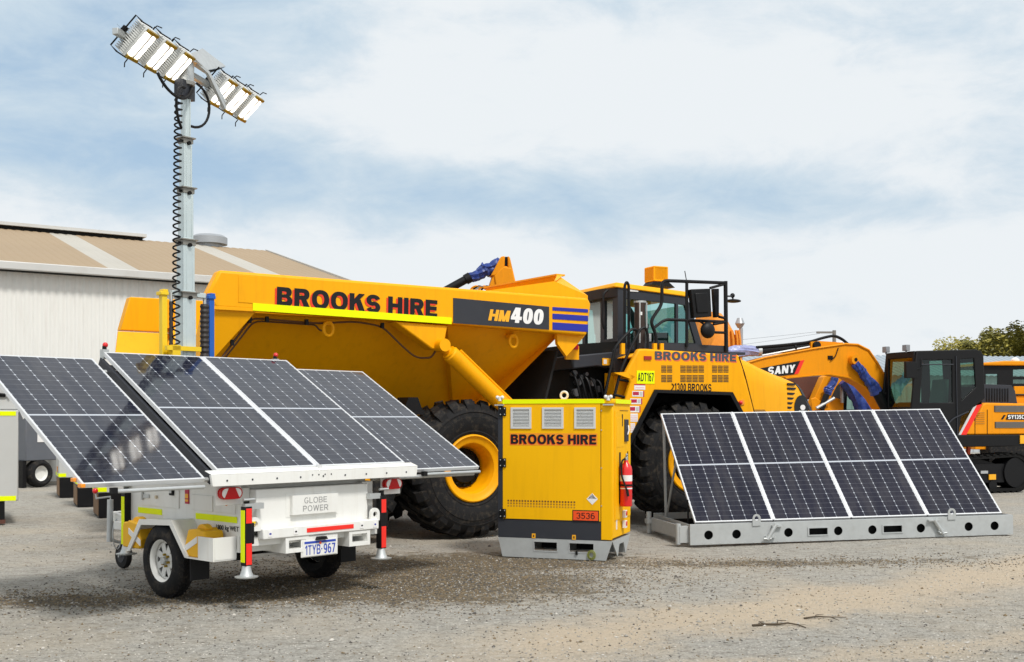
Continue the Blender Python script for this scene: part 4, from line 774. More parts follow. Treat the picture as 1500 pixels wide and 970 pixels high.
# extinguisher on its bracket
EX = Frame(G.M @ Vector((.085, .30, .60)), -19.5)
ex = thing('fire_extinguisher', 'red fire extinguisher with black hose strapped to the side of the yellow cabinet', 'extinguisher', EX)
m_ = MB(); m_.lathe([(.001, 0), (.066, .0), (.070, .012), (.070, .42), (.060, .462), (.03, .50), (.022, .53), (.001, .53)], (0, 0, 0), 'z', 26); m_.lathe([(.0705, .29), (.0707, .29), (.0707, .36), (.0705, .36)], (0, 0, 0), 'z', 26, 1); m_.lathe([(.0705, .20), (.0707, .2), (.0707, .215), (.0705, .215)], (0, 0, 0), 'z', 26, 1); m_.build('cylinder', [REDP, STW], ex)
m_ = MB(); m_.cyl((0, 0, .53), (0, 0, .57), .02, n=10); m_.tube([(0, .02, .57), (.01, -.02, .60), (.03, -.08, .60)], .012, 6); m_.tube([(0, .02, .55), (.02, -.07, .555)], .010, 6); m_.build('valve', GALV, ex)
m_ = MB(); m_.tube(rounded([(0, -.02, .55), (-.03, -.085, .53), (-.035, -.085, .35), (.02, -.085, .22), (.04, -.085, .14)], .06), .011, 7, rs=None); m_.cyl((.032, -.085, .20), (.045, -.085, .12), .016, n=8); m_.build('hose', RUBS, ex)
m_ = MB(); m_.lathe([(.0735, .235), (.077, .235), (.077, .255), (.0735, .255)], (0, 0, 0), 'z', 24); m_.box(-.09, -.074, -.04, .04, .04, .30); m_.build('strap', BLK, ex)
m_ = MB(); m_.box(.0005, .012, .27, .34, .62, 1.22); m_.build('extinguisher_bracket', BLK, ge)

# ------------------------------------------------------------------ free standing solar array
A = Frame((2.342, 14.377, 0), 7.7, 1.0)
ar = thing('solar_array', 'four solar panels in one tilted row on a galvanised steel skid', 'solar array', A)
AT = rad(41.6); ca_, sa_ = math.cos(AT), math.sin(AT); ua = Vector((0, ca_, sa_))
for k in range(4): solar_panel(ar, (k*1.055, 0, .285), (1, 0, 0), ua, 1.036, 2.10, None, CELLN)
for k in (1, 2, 3):
    m_ = MB(); x0, x1 = k*1.055-.0225, k*1.055+.0035; m_.hexa([(x0, .002, .287), (x1, .002, .287), (x1, 2.098*ca_, .287+2.098*sa_), (x0, 2.098*ca_, .287+2.098*sa_), (x0, .002-.004*sa_, .292), (x1, .002-.004*sa_, .292), (x1, 2.098*ca_-.004*sa_, .292+2.098*sa_), (x0, 2.098*ca_-.004*sa_, .292+2.098*sa_)]); m_.build('joint_strip', ALU, ar)
AX0, AX1, AY0, AY1 = -.09, 4.31, -.075, 1.72
hx = lambda px, py: A.S(px, py, AY0)
m_ = MB(); holes = []
for px, py in ((1038, 784), (1079, 783.5), (1155, 781), (1228, 778.5), (1278, 776), (1349, 773.5), (1419, 770.5), (1457, 769)):
    c = hx(px, py); holes.append(circ(c[0], .125, .058, 20))
slots = []
for p0, p1 in ((1185, 1212), (1294, 1321)): a = hx(p0, 778)[0]; b_ = hx(p1, 778)[0]; slots.append(rect(a, b_, .085, .17))
m_.plate(rect(AX0, AX1, .004, .262), holes+slots, 'y', AY0, AY0+.008)
for s_ in slots: m_.plate(rect(s_[0][0]-.018, s_[1][0]+.018, s_[0][1]-.014, s_[2][1]+.014), [s_], 'y', AY0-.010, AY0-.0005)
m_.box(AX0, AX1, AY0+.0085, AY0+.07, .256, .262); m_.box(AX0, AX1, AY0+.0085, AY0+.07, .004, .010); m_.box(AX0+.01, AX1-.01, AY0+.075, AY0+.08, .011, .255, 1)
m_.plate(rect(AY0+.0085, AY1, .004, .262), [circ(y, .125, .058, 20) for y in (.15, .55, 1.2)], 'x', AX0, AX0+.008); m_.plate(rect(AY0+.0085, AY1, .004, .262), [circ(y, .125, .058, 20) for y in (.15, .55, 1.2)], 'x', AX1-.008, AX1)
m_.box(AX0, AX1, AY1, AY1+.008, .004, .262); m_.box(AX0+.01, AX1-.01, AY1-.3, AY1-.29, .02, .2, 1)
m_.build('skid_frame', [GALV2, DRK], ar)
m_ = MB()
for k in range(40): x = AX0+.06+k*.11; m_.cyl((x, AY0-.004, .02), (x, AY0, .02), .006, n=6); 
m_.build('rivet_row', GALV, ar)
for px in (1108, 1394): x = hx(px, 765)[0]; m_ = MB(); m_.plate([(x-.055, .225), (x+.055, .225), (x+.055, .315)]+[(x+.055*math.cos(t), .315+.06*math.sin(t)) for t in [i*PI/8 for i in range(1, 8)]]+[(x-.055, .315)], [circ(x, .32, .028, 14)], 'y', AY0-.014, AY0-.002); m_.build('lifting_lug', GALV, ar)
for px, s_ in ((1130, 1), (1372, -1)):
    x = hx(px, 775)[0]; m_ = MB(); m_.cyl((x-.07*s_, AY0-.035, .045), (x+.05*s_, AY0-.035, .235), .026, n=12); m_.box(x+.0, x+.0+.13*s_, AY0-.05, AY0-.001, .205, .225) if s_ > 0 else m_.box(x-.13, x+.03, AY0-.05, AY0-.001, .215, .235); m_.box(x-.09*s_ if s_ > 0 else x-.0, x+.04 if s_ > 0 else x+.12, AY0-.05, AY0-.001, .07, .09); m_.cyl((x-.07*s_-.05, AY0-.04, .06), (x-.07*s_+.05, AY0-.04, .06), .014, n=8); m_.build('folding_leg_latch', GALV, ar)
# hinged outriggers at the left end
m_ = MB(); m_.box(AX0-.12, AX0-.002, -.02, .06, .03, .24); m_.cyl((AX0-.13, .02, .01), (AX0-.13, .02, .27), .035, n=12); m_.hexa([(AX0-.03, .06, .05), (AX0-.002, .06, .05), (AX0-.06, 1.5, .05), (AX0-.10, 1.5, .05), (AX0-.03, .06, .22), (AX0-.002, .06, .22), (AX0-.06, 1.5, .22), (AX0-.10, 1.5, .22)]); m_.cyl((AX0-.12, 1.52, .0), (AX0-.12, 1.52, .30), .035, n=12); m_.box(AX0-.16, AX0-.06, 1.45, 1.6, .14, .2); m_.build('outrigger', GALV2, ar)
for x in (.02, 1.05, 2.1, 3.15, 4.18): m_ = MB(); m_.tube([(x, 1.45, .2), (x, 2.0*ca_, .24+2.0*sa_)], .02, 6); m_.tube([(x, 1.45, .2), (x, 1.2*ca_, .24+1.2*sa_)], .015, 6); m_.build('support_strut', GALV2, ar)
m_ = MB(); m_.cyl((-.02, .25, .03), (.0, .30, .55), .012, n=8); m_.build('gas_strut', BLK, ar)
# ------------------------------------------------------------------ articulated dump truck: K rear unit, F front unit turned a little
K = Frame((-.73, 15, 0), 34); F = Frame((2.80, 17.03, 0), 25)
dt = thing('dump_truck', 'big yellow articulated dump truck with black lettering along the side of its tipping body', 'dump truck', K)
XK = None; XFk = K.I @ F.M      # front unit parts are written in F and parented to the same thing
WB = 3.4                        # body width
def big_wheel(cx, y0, W, out, X=None):
    R = .935; h = lambda q: y0+out*q; mk = lambda: MB(X)
    hb = mk(); hb.lathe([(.001, h(.26)), (.20, h(.26)), (.22, h(.30)), (.27, h(.31)), (.27, h(.36))], (cx, 0, R), 'y', 26)
    for k in range(12): a = k*PI/6; hb.cyl((cx+.235*math.cos(a), h(.275), R+.235*math.sin(a)), (cx+.235*math.cos(a), h(.31), R+.235*math.sin(a)), .018, n=6)
    wh = hb.build('wheel', DRK, dt)
    t = mk(); prof = [(.44, .10), (.455, .055), (.50, .03), (.515, .035), (.57, .012), (.62, .0), (.70, -.004), (.705, .004), (.76, .012), (.765, .0), (.80, .015), (.85, .05), (.875, .10), (.885, .2), (.885, W-.2), (.875, W-.1), (.85, W-.05), (.76, W), (.62, W), (.50, W-.03), (.44, W-.1)]
    t.lathe([(r, h(q)) for r, q in prof], (cx, 0, R), 'y', 72); n = 23
    for side in (0, 1):
        for k in range(n):
            a = 2*PI*(k+.5*side)/n; da = .165; sk = .16*(1 if side else -1)
            def Pt(r, aa, q): return (cx+r*math.cos(aa), h(q if not side else W-q), R+r*math.sin(aa))
            t.hexa([Pt(.87, a-da/2, .10), Pt(.87, a+da/2, .10), Pt(.87, a+da/2+sk, W*.54), Pt(.87, a-da/2+sk+.03, W*.54), Pt(.935, a-da/2+.012, .085), Pt(.935, a+da/2-.012, .085), Pt(.935, a+da/2+sk-.012, W*.54), Pt(.935, a-da/2+sk+.045, W*.54)])
            t.hexa([Pt(.79, a-da*.42, .012), Pt(.79, a+da*.42, .012), Pt(.80, a+da*.45, .14), Pt(.80, a-da*.45, .14), Pt(.86, a-da*.47, .022), Pt(.86, a+da*.47, .022), Pt(.935, a+da/2-.012, .086), Pt(.935, a-da/2+.012, .086)])
    t.build('tyre', RUB, wh, smooth=28)
    r_ = mk(); r_.lathe([(.45, h(.10)), (.462, h(.05)), (.455, h(.03)), (.44, h(.022)), (.425, h(.035)), (.41, h(.05)), (.37, h(.058)), (.345, h(.07)), (.335, h(.10)), (.325, h(.115)), (.315, h(.16)), (.285, h(.34)), (.26, h(.36))], (cx, 0, R), 'y', 56); r_.build('rim', YEL, wh)
big_wheel(.285, .0, .74, 1); big_wheel(-1.69, .0, .74, 1); big_wheel(.285, WB, .74, -1); big_wheel(-1.69, WB, .74, -1)
big_wheel(-.03, .0, .74, 1, XFk); big_wheel(-.03, WB, .74, -1, XFk)
# tipping body
rp = [(-3.25, 3.35), (2.21, 3.345), (2.262, 3.26), (2.185, 2.80), (-.09, 2.865), (-3.30, 2.90), (-3.40, 3.05)]
m_ = MB()
m_.prism(rp, 'y', 0, .20); m_.build('body_rail', YEL, dt, bev=.035, seg=3); m_ = MB(); m_.prism([(-3.40, 3.31), (2.21, 3.345), (2.262, 3.26), (2.185, 2.80), (-3.53, 2.84)], 'y', WB-.20, WB); m_.build('body_rail', YEL, dt, bev=.012)
m_ = MB(); m_.plate([(-3.02, 2.985), (-2.74, 2.98), (-2.74, 3.30), (-3.02, 3.305)], [], 'y', -.006, -.001); m_.box(-3.40, -2.62, -.004, .0, 2.885, 2.925); m_.build('rail_plate', YEL, dt, bev=.004)
m_ = MB(); by = WB
def quad(p, q, r, s_, m=0): m_.add([p, q, r, s_], [(0, 1, 2, 3)], m)
def both(pts):
    for f in (lambda y: y, lambda y: by-y): quad(*[(x, f(y), z) for x, y, z in pts])
quad((-3.36, .03, 2.92), (-2.78, .03, 2.90), (-3.40, .22, 2.15), (-3.46, .22, 2.15)); quad((-2.78, .03, 2.90), (-2.78, .30, 2.90), (-3.40, .55, 2.15), (-3.40, .22, 2.15)); quad((-3.36, .03, 2.92), (-3.36, .30, 2.92), (-3.46, .5, 2.15), (-3.46, .22, 2.15))
both([(-2.9, .42, 2.885), (-.05, .40, 2.88), (.95, 1.64, 1.47), (-3.5, 1.66, 1.47)]); both([(-.05, .18, 2.92), (-.05, .40, 2.88), (.95, 1.645, 1.47), (.95, 1.64, 1.45)]); both([(-3.0, .19, 2.893), (0, .19, 2.876), (-.05, .40, 2.88), (-2.9, .42, 2.885)]); both([(-.05, .18, 2.92), (1.95, .18, 2.92), (.72, .95, 1.45), (.95, 1.64, 1.45)])
m_.prism([(-3.3, 1.40), (.75, 1.40), (.75, 1.46), (-3.3, 1.50), (-4.2, 1.9), (-4.2, 1.84)], 'y', 1.6, by-1.6)
quad((1.95, .18, 2.92), (1.95, by-.18, 2.92), (.72, by-.95, 1.45), (.72, .95, 1.45)); m_.build('hopper', YEL, dt, smooth=0)
# inside of the far wall, seen through the open tail: upright board above, sloping cheek below
m_ = MB(); fy = by-.19; q = [K.S(*p, fy) for p in ((185, 437), (171, 485))]; zc = q[1][1]
m_.hexa([(q[1][0]-.30, fy-.75, 1.75), (.9, fy-.75, 1.5), (.9, fy-.72, 1.47), (q[1][0]-.30, fy-.72, 1.72), (q[1][0]+.02, fy, zc-.003), (1.9, fy, 2.81), (1.9, fy+.03, 2.81), (q[1][0]+.02, fy+.03, zc-.003)]); m_.build('far_wall_lining', YEL, dt)
# front spill guard
m_ = MB(); S0 = K.S; y = .22; g = [S0(px, py, y) for px, py in ((698, 428), (812, 412), (840, 408), (846, 409), (861, 433), (863, 446))]
m_.prism([(g[0][0], 3.30), g[0], g[1], g[4], (g[4][0], 3.30)], 'y', y, y+.02); m_.build('spill_guard_side', YEL, dt, smooth=0)
m_ = MB(); a, c, t_ = g[1], g[4], g[2]
m_.add([(a[0], y, a[1]), (c[0], y, c[1]), (c[0]+.06, by-y, c[1]), (t_[0]+.02, by-.8, 3.72), (t_[0], .62, 3.74)], [(0, 1, 2, 3, 4)]); m_.add([(c[0], y, 3.3), (c[0]+.06, by-y, 3.3), (c[0]+.06, by-y, c[1]), (c[0], y, c[1])], [(0, 1, 2, 3)])
m_.add([(a[0], y, a[1]), (t_[0], .62, 3.74), (t_[0]+.12, .62, 3.75), (a[0]+.05, y, a[1]+.015)], [(0, 1, 2, 3)]); m_.box(t_[0]-.03, t_[0]+.13, .60, by-.8, 3.725, 3.75); m_.build('spill_guard', YEL, dt, smooth=0)
m_ = MB(); m_.prism([K.S(*p, .10) for p in ((815, 484), (858, 488), (855, 494), (830, 522), (817, 504))], 'y', .10, .16); m_.build('body_front_gusset', YEL, dt)
# marks on the rail
a = K.S(405, 447); b_ = K.S(640, 465); w_ = b_[0]-a[0]; xd = (w_, 0, b_[1]-a[1]); zd = (.0166, 0, 1)
m_ = MB(); m_.heavy('BROOKS HIRE', (a[0]-.024, -.0055, a[1]-.020), xd, zd, w_, .222, 1, .27, gap=.10, thick=.0005); m_.heavy('BROOKS HIRE', (a[0], -.0085, a[1]), xd, zd, w_, .222, 0, .27, gap=.10, thick=.0005); m_.build('lettering', [TXT, TXR], dt, smooth=0)
m_ = MB(); m_.prism([K.S(*p) for p in ((370, 444), (661, 465.5), (661, 475), (370, 455))], 'y', -.010, -.003); m_.build('reflective_strip', HIVIS, dt)
pn = [K.S(*p) for p in ((663.5, 436.5), (804, 449.5), (804, 483), (663.5, 473.5))]
m_ = MB(); m_.prism(pn, 'y', -.008, -.003); pb = m_.build('name_panel', GREY, dt)
def on_rail(body, l, r_, yb, yt, bold, m, shear): 
    a = K.S(l, yb); c = K.S(r_, yb+(r_-l)*.072); t = K.S(l, yt); m_.heavy(body, (a[0], -.0105, a[1]), (c[0]-a[0], 0, c[1]-a[1]), (.0, 0, 1), (c[0]-a[0])*(1-shear*.25), t[1]-a[1], m, bold, shear, gap=.07, thick=.001)
m_ = MB(); on_rail('HM', 714.5, 746, 469.5, 453, .29, 0, .20); on_rail('400', 747, 795.5, 472.5, 450, .27, 1, .12); m_.build('lettering', [TXY, TXW], pb, smooth=0)
m_ = MB()
for y0, y1 in ((449.8, 454.8), (459.4, 467.4), (472.2, 483.0)): m_.prism([K.S(809, y0), K.S(861, y0+3.3), K.S(861, y1+3.3), K.S(809, y1)], 'y', -.008, -.003)
m_.build('side_stripe', BLUS, dt)
# hoist bracket and ram
P_ = lambda px, py, d: K.P(px, py, d)
m_ = MB(); top = [K.S(px, py, .05) for px, py in ((578, 471), (655, 477), (651, 498), (643, 512), (632, 512))]; m_.prism(top, 'y', .03, .24); m_.build('ram_bracket', YEL, dt, bev=.02)
m_ = MB(); a = P_(647, 506, -.02); c = P_(760, 615, .06); d = c-a; m_.cyl(a-Vector((0, .09, 0)), a+Vector((0, .09, 0)), .085, n=18); q = lambda t: a+d*t
m_.tube([q(.02), q(.08), q(.085), q(.10), q(.11), q(.9)], 0, 20, rs=[.06, .06, .10, .10, .115, .115]); m_.tube([q(.12)+Vector((.13, -.02, .06)), q(.85)+Vector((.13, -.02, .06))], .018, 7); m_.tube([q(.9), q(1.15)], .07, 12, 1); m_.build('hoist_ram', [YEL, GALV], dt)
for px, py in ((481, 482), (752, 500)):
    p = P_(px, py, .20); m_ = MB(); m_.tube([(p.x+.065*math.cos(t), p.y, p.z+.085*math.sin(t)) for t in [i*2*PI/18 for i in range(19)]], .022, 7); m_.box(p.x-.05, p.x+.05, p.y, p.y+.12, p.z+.05, p.z+.1); m_.build('tie_ring', YEL, dt)
m_ = MB(); L1 = [P_(px, py, .24) for px, py in ((325, 524), (368, 466), (392, 468), (465, 474), (520, 471), (560, 478), (590, 508), (610, 525), (632, 524), (638, 514))]
m_.tube(rounded(L1, .12), .014, 6); m_.tube(rounded([P_(px, py, .30) for px, py in ((330, 524), (372, 470), (462, 476), (468, 484), (476, 485))], .1), .012, 6)
for px, py in ((340, 502), (366, 469), (391, 468), (449, 472), (560, 477)): p = P_(px, py, .19); m_.box(p.x-.02, p.x+.02, p.y-.02, p.y+.02, p.z-.035, p.z+.035, 1)
m_.build('body_hose', [mat('brown_hose', (.13, .06, .02), .6), BLK], dt)
# rear frame, bogie, hitch
m_ = MB(); m_.box(-3.2, 1.7, 1.25, 2.15, .75, 1.40); m_.box(-2.2, .8, .62, .76, .72, 1.15); m_.box(-2.2, .8, by-.76, by-.62, .72, 1.15); m_.cyl((.285, .3, .93), (.285, by-.3, .93), .2, n=16); m_.cyl((-1.69, .3, .93), (-1.69, by-.3, .93), .2, n=16); m_.box(1.5, 2.9, 1.35, 2.05, .7, 1.3); m_.box(1.2, 1.5, .9, by-.9, .8, 1.40); m_.build('rear_frame', DRK, dt)
m_ = MB(); p = P_(600, 590, .30); m_.hexa([(p.x-.14, .2, p.z-.10), (p.x+.14, .2, p.z-.10), (p.x+.14, .5, p.z-.10), (p.x-.14, .5, p.z-.10), (p.x-.07, .2, p.z+.07), (p.x+.07, .2, p.z+.07), (p.x+.07, .5, p.z+.07), (p.x-.07, .5, p.z+.07)]); m_.box(p.x-.16, p.x+.16, .18, .22, p.z-.16, p.z-.10); m_.build('body_stop', BLK, dt)
m_ = MB(); m_.hexa([(1.62, .55, 1.2), (1.66, .55, 1.2), (1.66, by-.55, 1.2), (1.62, by-.55, 1.2), (1.86, .3, 2.6), (1.9, .3, 2.6), (1.9, by-.3, 2.6), (1.86, by-.3, 2.6)]); m_.build('front_shade_sheet', mat('painted_shade_black', (.010, .009, .009), .8), dt)  # dark sheet added at the body front, its shade put into the colour
# ---- front unit
mk = lambda: MB(XFk); FS_ = lambda px, py, d=0: F.S(px, py, d); FP = lambda px, py, d: F.P(px, py, d)
side = [FS_(935.5, 511), (-.90, 2.64), (.776, 2.585), (1.06, 1.705), (1.12, 1.2), (.97, 1.2), (.80, 1.70), (.61, 1.99), (-.74, 2.015), (-1.19, 1.24), (-1.27, 1.0), (-1.50, 1.0), FS_(912, 600), FS_(924, 560), FS_(917, 546)]
m_ = mk(); m_.prism(side, 'y', 0, .10); m_.prism(side, 'y', by-.10, by); m_.prism([(-1.25, 2.50), (-.95, 2.60), (.776, 2.575), (.776, 2.50)], 'y', .1, by-.1); m_.build('front_fender', YEL, dt, bev=.03, seg=3)
m_ = mk()
arch = [(1.02, 1.2), (.85, 1.68), (.635, 2.012), (-.765, 2.037), (-1.255, 1.22), (-1.30, 1.0), (-1.22, 1.0), (-1.17, 1.23), (-.72, 1.99), (.59, 1.965), (.78, 1.68), (.94, 1.2)]
m_.prism(arch, 'y', -.03, .85); m_.prism(arch, 'y', by-.85, by+.03); m_.build('fender_flare', BLK, dt)
PLAN = [(.776, .0), (1.06, .05), (1.35, .13), (1.75, .27), (2.10, .41), (2.35, .52), (2.6, .63), (2.8, .73), (3.0, .86), (3.4, 1.2)]
def nose_y(x):
    for (xa, ya), (xb, yb) in zip(PLAN, PLAN[1:]):
        if x <= xb: return ya+(yb-ya)*max(0, x-xa)/(xb-xa)
    return PLAN[-1][1]
# side profile: where the top of each station lies and how far its foot is raked forward
ST = [(.776, .0, 2.585), (1.06, .0, 2.52), (1.35, .06, 2.43), (1.75, .22, 2.335), (2.02, .5, 2.285), (2.22, .85, 2.245), (2.245, .9, 2.235)]
ST2 = [(2.246, .9, 2.24), (2.33, .92, 2.215), (2.40, .94, 2.15), (2.43, .95, 2.05)]
def loft(st, name, mt, out=0.0):
    m_ = mk(); vs = []; c = by/2
    for x, sl, zt in st:
        half = []
        for ins, z in ((0, 1.2), (0, 1.6), (0, zt-.35), (.02, zt-.13), (.07, zt-.05), (.17, zt-.012), (.45, zt+.02)):
            xx = x+sl*(zt-z); half.append((xx, nose_y(xx)+ins-out, z))
        ring = half+[(x, c, zt+.04)]+[(xx, by-y, z) for xx, y, z in half[::-1]]; vs += ring
    n = len(ring); m_.add(vs, [(i*n+j, i*n+j+1, (i+1)*n+j+1, (i+1)*n+j) for i in range(len(st)-1) for j in range(n-1)]+[list(range((len(st)-1)*n, len(st)*n))]); return m_.build(name, mt, dt, smooth=50)
hood = loft(ST, 'hood', YEL); loft(ST2, 'grille_surround', GREY, .012)
def NP(px, py, lift=.0):
    d = .3
    for _ in range(14): x = F.S(px, py, d)[0]; d = .5*d+.5*nose_y(max(.776, x))
    p = F.P(px, py, d); return Vector((p.x-.37*lift, p.y-.93*lift, p.z))
def patch(m_, pxs, lift=.006, m=0):
    a = [NP(*p, lift) for p in pxs]; b_ = [NP(*p, -.02) for p in pxs]; n = len(a); m_.add(a+b_, [list(range(n)), list(range(n, 2*n))[::-1]]+[[i, (i+1) % n, n+(i+1) % n, n+i] for i in range(n)], m)
m_ = mk()
for k, (y0, l) in enumerate(((561, 0), (567.5, 0), (575, -2), (582, -3.5), (589, -5), (595.5, -6), (602, -6), (609, -6))): patch(m_, [(1153.5, y0), (1167+l, y0+.6), (1164+l, y0+3.6), (1153.5, y0+3.2)], .004)
m_.build('side_louvre', BLK, hood, smooth=0)
m_ = mk(); patch(m_, [(1174+10.5*math.cos(t), 596+17*math.sin(t)) for t in [i*2*PI/20 for i in range(20)]], .012, 0); patch(m_, [(1175.5+3.8*math.cos(t), 597+4*math.sin(t)) for t in [i*2*PI/12 for i in range(12)]], .02, 1); patch(m_, [(1170, 601.5), (1181, 602), (1181, 607), (1170, 606.5)], .02, 2); m_.build('headlamp', [BLK, WLEN, STW], hood)
m_ = mk(); sa = [NP(px, py, .004) for px, py in ((1082.5, 523), (1090, 545), (1097, 572), (1105, 605))]; m_.tube(sa, .008, 5); m_.build('panel_seam', BLK, hood)
m_ = mk(); patch(m_, [(1105, 600), (1120, 600), (1125, 608), (1105, 608)], .003); m_.build('hood_recess_patch', mat('painted_recess_shade', (.35, .16, .01), .6), hood)  # flat patch on the hood, shade of a recess put into its colour
m_ = mk()
for l, r_, nc in ((968, 985, 2), (996, 1031.5, 4), (1042.5, 1067.5, 3)):
    for c in range(nc):
        a = l+(r_-l)*c/nc+.5; b_ = l+(r_-l)*(c+1)/nc-.5
        for (t, bt) in ((535.5, 546.5), (549.5, 560.5)):
            for k in range(5):
                y0 = t+(bt-t)*k/5; p = FS_(a, y0); q = FS_(b_, y0+1.45); m_.box(p[0], q[0], -.004, -.001, q[1], p[1])
m_.build('air_vent_slots', mat('vent_brown', (.10, .055, .012), .6), dt)
a = FS_(959, 526.8); b_ = FS_(1078, 529.8); w_ = b_[0]-a[0]; h = FS_(959, 514.5)[1]-a[1]; xd = (w_, 0, b_[1]-a[1])
m_ = mk(); m_.heavy('BROOKS HIRE', (a[0]+.016, -.0020, a[1]-.016), xd, (0, 0, 1), w_, h, 1, .27, gap=.10, thick=.0005); m_.heavy('BROOKS HIRE', (a[0], -.0045, a[1]), xd, (0, 0, 1), w_, h, 0, .27, gap=.10, thick=.0005)
m_.build('lettering', [mat('grey_blue_lettering', (.06, .065, .085), .45), TXRP, TXT], dt, smooth=0); m_ = mk(); a = FS_(988, 572.6); b_ = FS_(1042, 573.5); m_.heavy('1300 BROOKS', (a[0], -.003, a[1]), (1, 0, -.01), (0, 0, 1), b_[0]-a[0], .115, 2, .22, gap=.14, thick=.0005)
p = FS_(985, 567); m_.tube([(p[0]-.015, -.006, p[1]+.05), (p[0]+.015, -.006, p[1]+.03), (p[0]+.015, -.006, p[1]), (p[0]-.02, -.006, p[1]-.045)], .008, 4, 2); m_.build('lettering', [mat('grey_blue_lettering', (.06, .065, .085), .45), TXRP, TXT], dt, smooth=0)
a = FS_(932.5, 562); b_ = FS_(958.5, 543.5); m_ = mk(); m_.prism(rect(a[0], b_[0], a[1], b_[1]), 'y', -.006, -.001); w_ = b_[0]-a[0]; h = b_[1]-a[1]; m_.heavy('ADT167', (a[0]+w_*.05, -.0065, a[1]+h*.18), (1, 0, 0), (0, 0, 1), w_*.9, h*.66, 1, .20, gap=.12, thick=.0005); m_.build('fleet_number_sign', [HIVIS, TXT], dt)
m_ = mk()
def stick(l, t, r_, bt, parts):
    a = FS_(l, bt); b_ = FS_(r_, t); m_.prism(rect(a[0], b_[0], a[1], b_[1]), 'y', -.004, -.001)
    for u0, v0, u1, v1, mm in parts: m_.prism(rect(a[0]+(b_[0]-a[0])*u0, a[0]+(b_[0]-a[0])*u1, a[1]+(b_[1]-a[1])*v0, a[1]+(b_[1]-a[1])*v1), 'y', -.0055, -.004, mm)
stick(929, 563, 945, 571, [(0, .8, 1, 1, 1), (.1, .35, .9, .5, 2), (.1, .1, .9, .2, 2)])
for l, t, r_, bt in ((926, 573, 943.5, 581), (923, 584, 940.5, 592), (920.5, 595, 938, 604)): stick(l, t, r_, bt, [(.05, .25, .55, .85, 1), (.62, .2, .85, .85, 3), (.9, 0, 1, 1, 1)])
stick(920, 606, 934, 618, [(.1, .7, .9, .78, 2), (.1, .5, .9, .58, 2), (.1, .3, .9, .38, 2), (.1, .1, .9, .18, 2)]); stick(919.5, 620, 930, 634, [(.1, .8, .9, .86, 2), (.1, .6, .9, .66, 2), (.1, .4, .9, .46, 2), (.1, .2, .9, .26, 2)])
m_.build('safety_stickers', [STW, STR, STP, GRYP], dt)
a = FS_(943, 527); b_ = FS_(953.5, 522); m_ = mk(); m_.prism(rect(a[0], b_[0], a[1], b_[1]), 'y', -.02, -.001); m_.build('side_reflector', mat('dark_red_lens', (.35, .015, .01), .3), dt)
p = FS_(1086, 590); m_ = mk(); m_.box(p[0]-.055, p[0]+.045, -.0, .05, p[1]-.06, p[1]+.05) if False else m_.prism([FS_(1080, 588), FS_(1088, 585), FS_(1090, 592), FS_(1084, 594)], 'y', -.02, .02); m_.ball((p[0]-.03, -.02, p[1]), .035, 6, 1); m_.build('indicator_lamp', [AMB, REDP], dt)
# step bay, grey rear panel, machinery between body and cab
m_ = mk(); m_.prism([FS_(898, 546, .25), FS_(918, 545, .25), FS_(926, 561, .25), FS_(915, 600, .25), FS_(898, 600, .25)], 'y', .22, .5); m_.prism([FS_(898, 546, .02), FS_(917, 545, .02), FS_(929, 552, .02), FS_(925, 556, .02)], 'y', .0, .25); m_.build('step_bay', YEL, dt)
m_ = mk(); m_.prism([FS_(p, q, .3) for p, q in ((899, 511), (925, 511), (917, 545), (898, 545))], 'y', .28, .34); m_.build('rear_panel', GREY, dt)
m_ = mk(); m_.prism([FS_(p, q, .55) for p, q in ((829, 522), (893, 516), (898, 541), (870, 537), (835, 541))], 'y', .45, 1.4); m_.build('battery_box', GREY, dt, bev=.02)
m_ = mk(); a = FS_(883, 535, .42); b_ = FS_(895, 525, .42); m_.prism(rect(a[0], b_[0], a[1], b_[1]), 'y', .43, .445); m_.prism(rect(a[0]+.02, b_[0]-.07, a[1]+.02, b_[1]-.02), 'y', .425, .43, 1); m_.build('warning_sticker', [TXY, STW], dt)
m_ = mk(); m_.prism([FS_(p, q, .7) for p, q in ((833, 505), (905, 500), (905, 600), (925, 640), (900, 690), (836, 690))], 'y', .7, 2.6); m_.box(-1.2, 2.4, 1.1, 2.3, .55, 1.6); m_.box(-1.1, .9, .8, 2.6, 1.4, 2.5); m_.cyl((-.03, .3, .93), (-.03, by-.3, .93), .2, n=14); m_.build('front_frame', DRK, dt)
m_ = mk()
for px, py, r in ((842, 547, .05), (852, 553, .04), (860, 548, .03), (848, 560, .05), (868, 560, .06), (878, 570, .05), (845, 575, .06)): p = FP(px, py, .62); m_.cyl((p.x, p.y, p.z), (p.x, p.y+.1, p.z), r, n=10)
for k in range(5): m_.tube(bez(FP(838+k*9, 545+k*3, .6), FP(850+k*9, 560, .5), FP(845+k*8, 585, .5), FP(860+k*9, 600, .6), 8), .018, 6, 1)
m_.build('valve_block', [mat('dull_fittings', (.13, .13, .14), .45, .5), BLK], dt)
p = FP(838, 517, .35); m_ = mk(); m_.box(p.x-.12, p.x+.10, .32, .36, p.z-.10, p.z+.10); m_.box(p.x-.02, p.x+.08, .30, .32, p.z+.05, p.z+.12, 1); m_.build('rear_lamp', [YEL, REDL], dt)
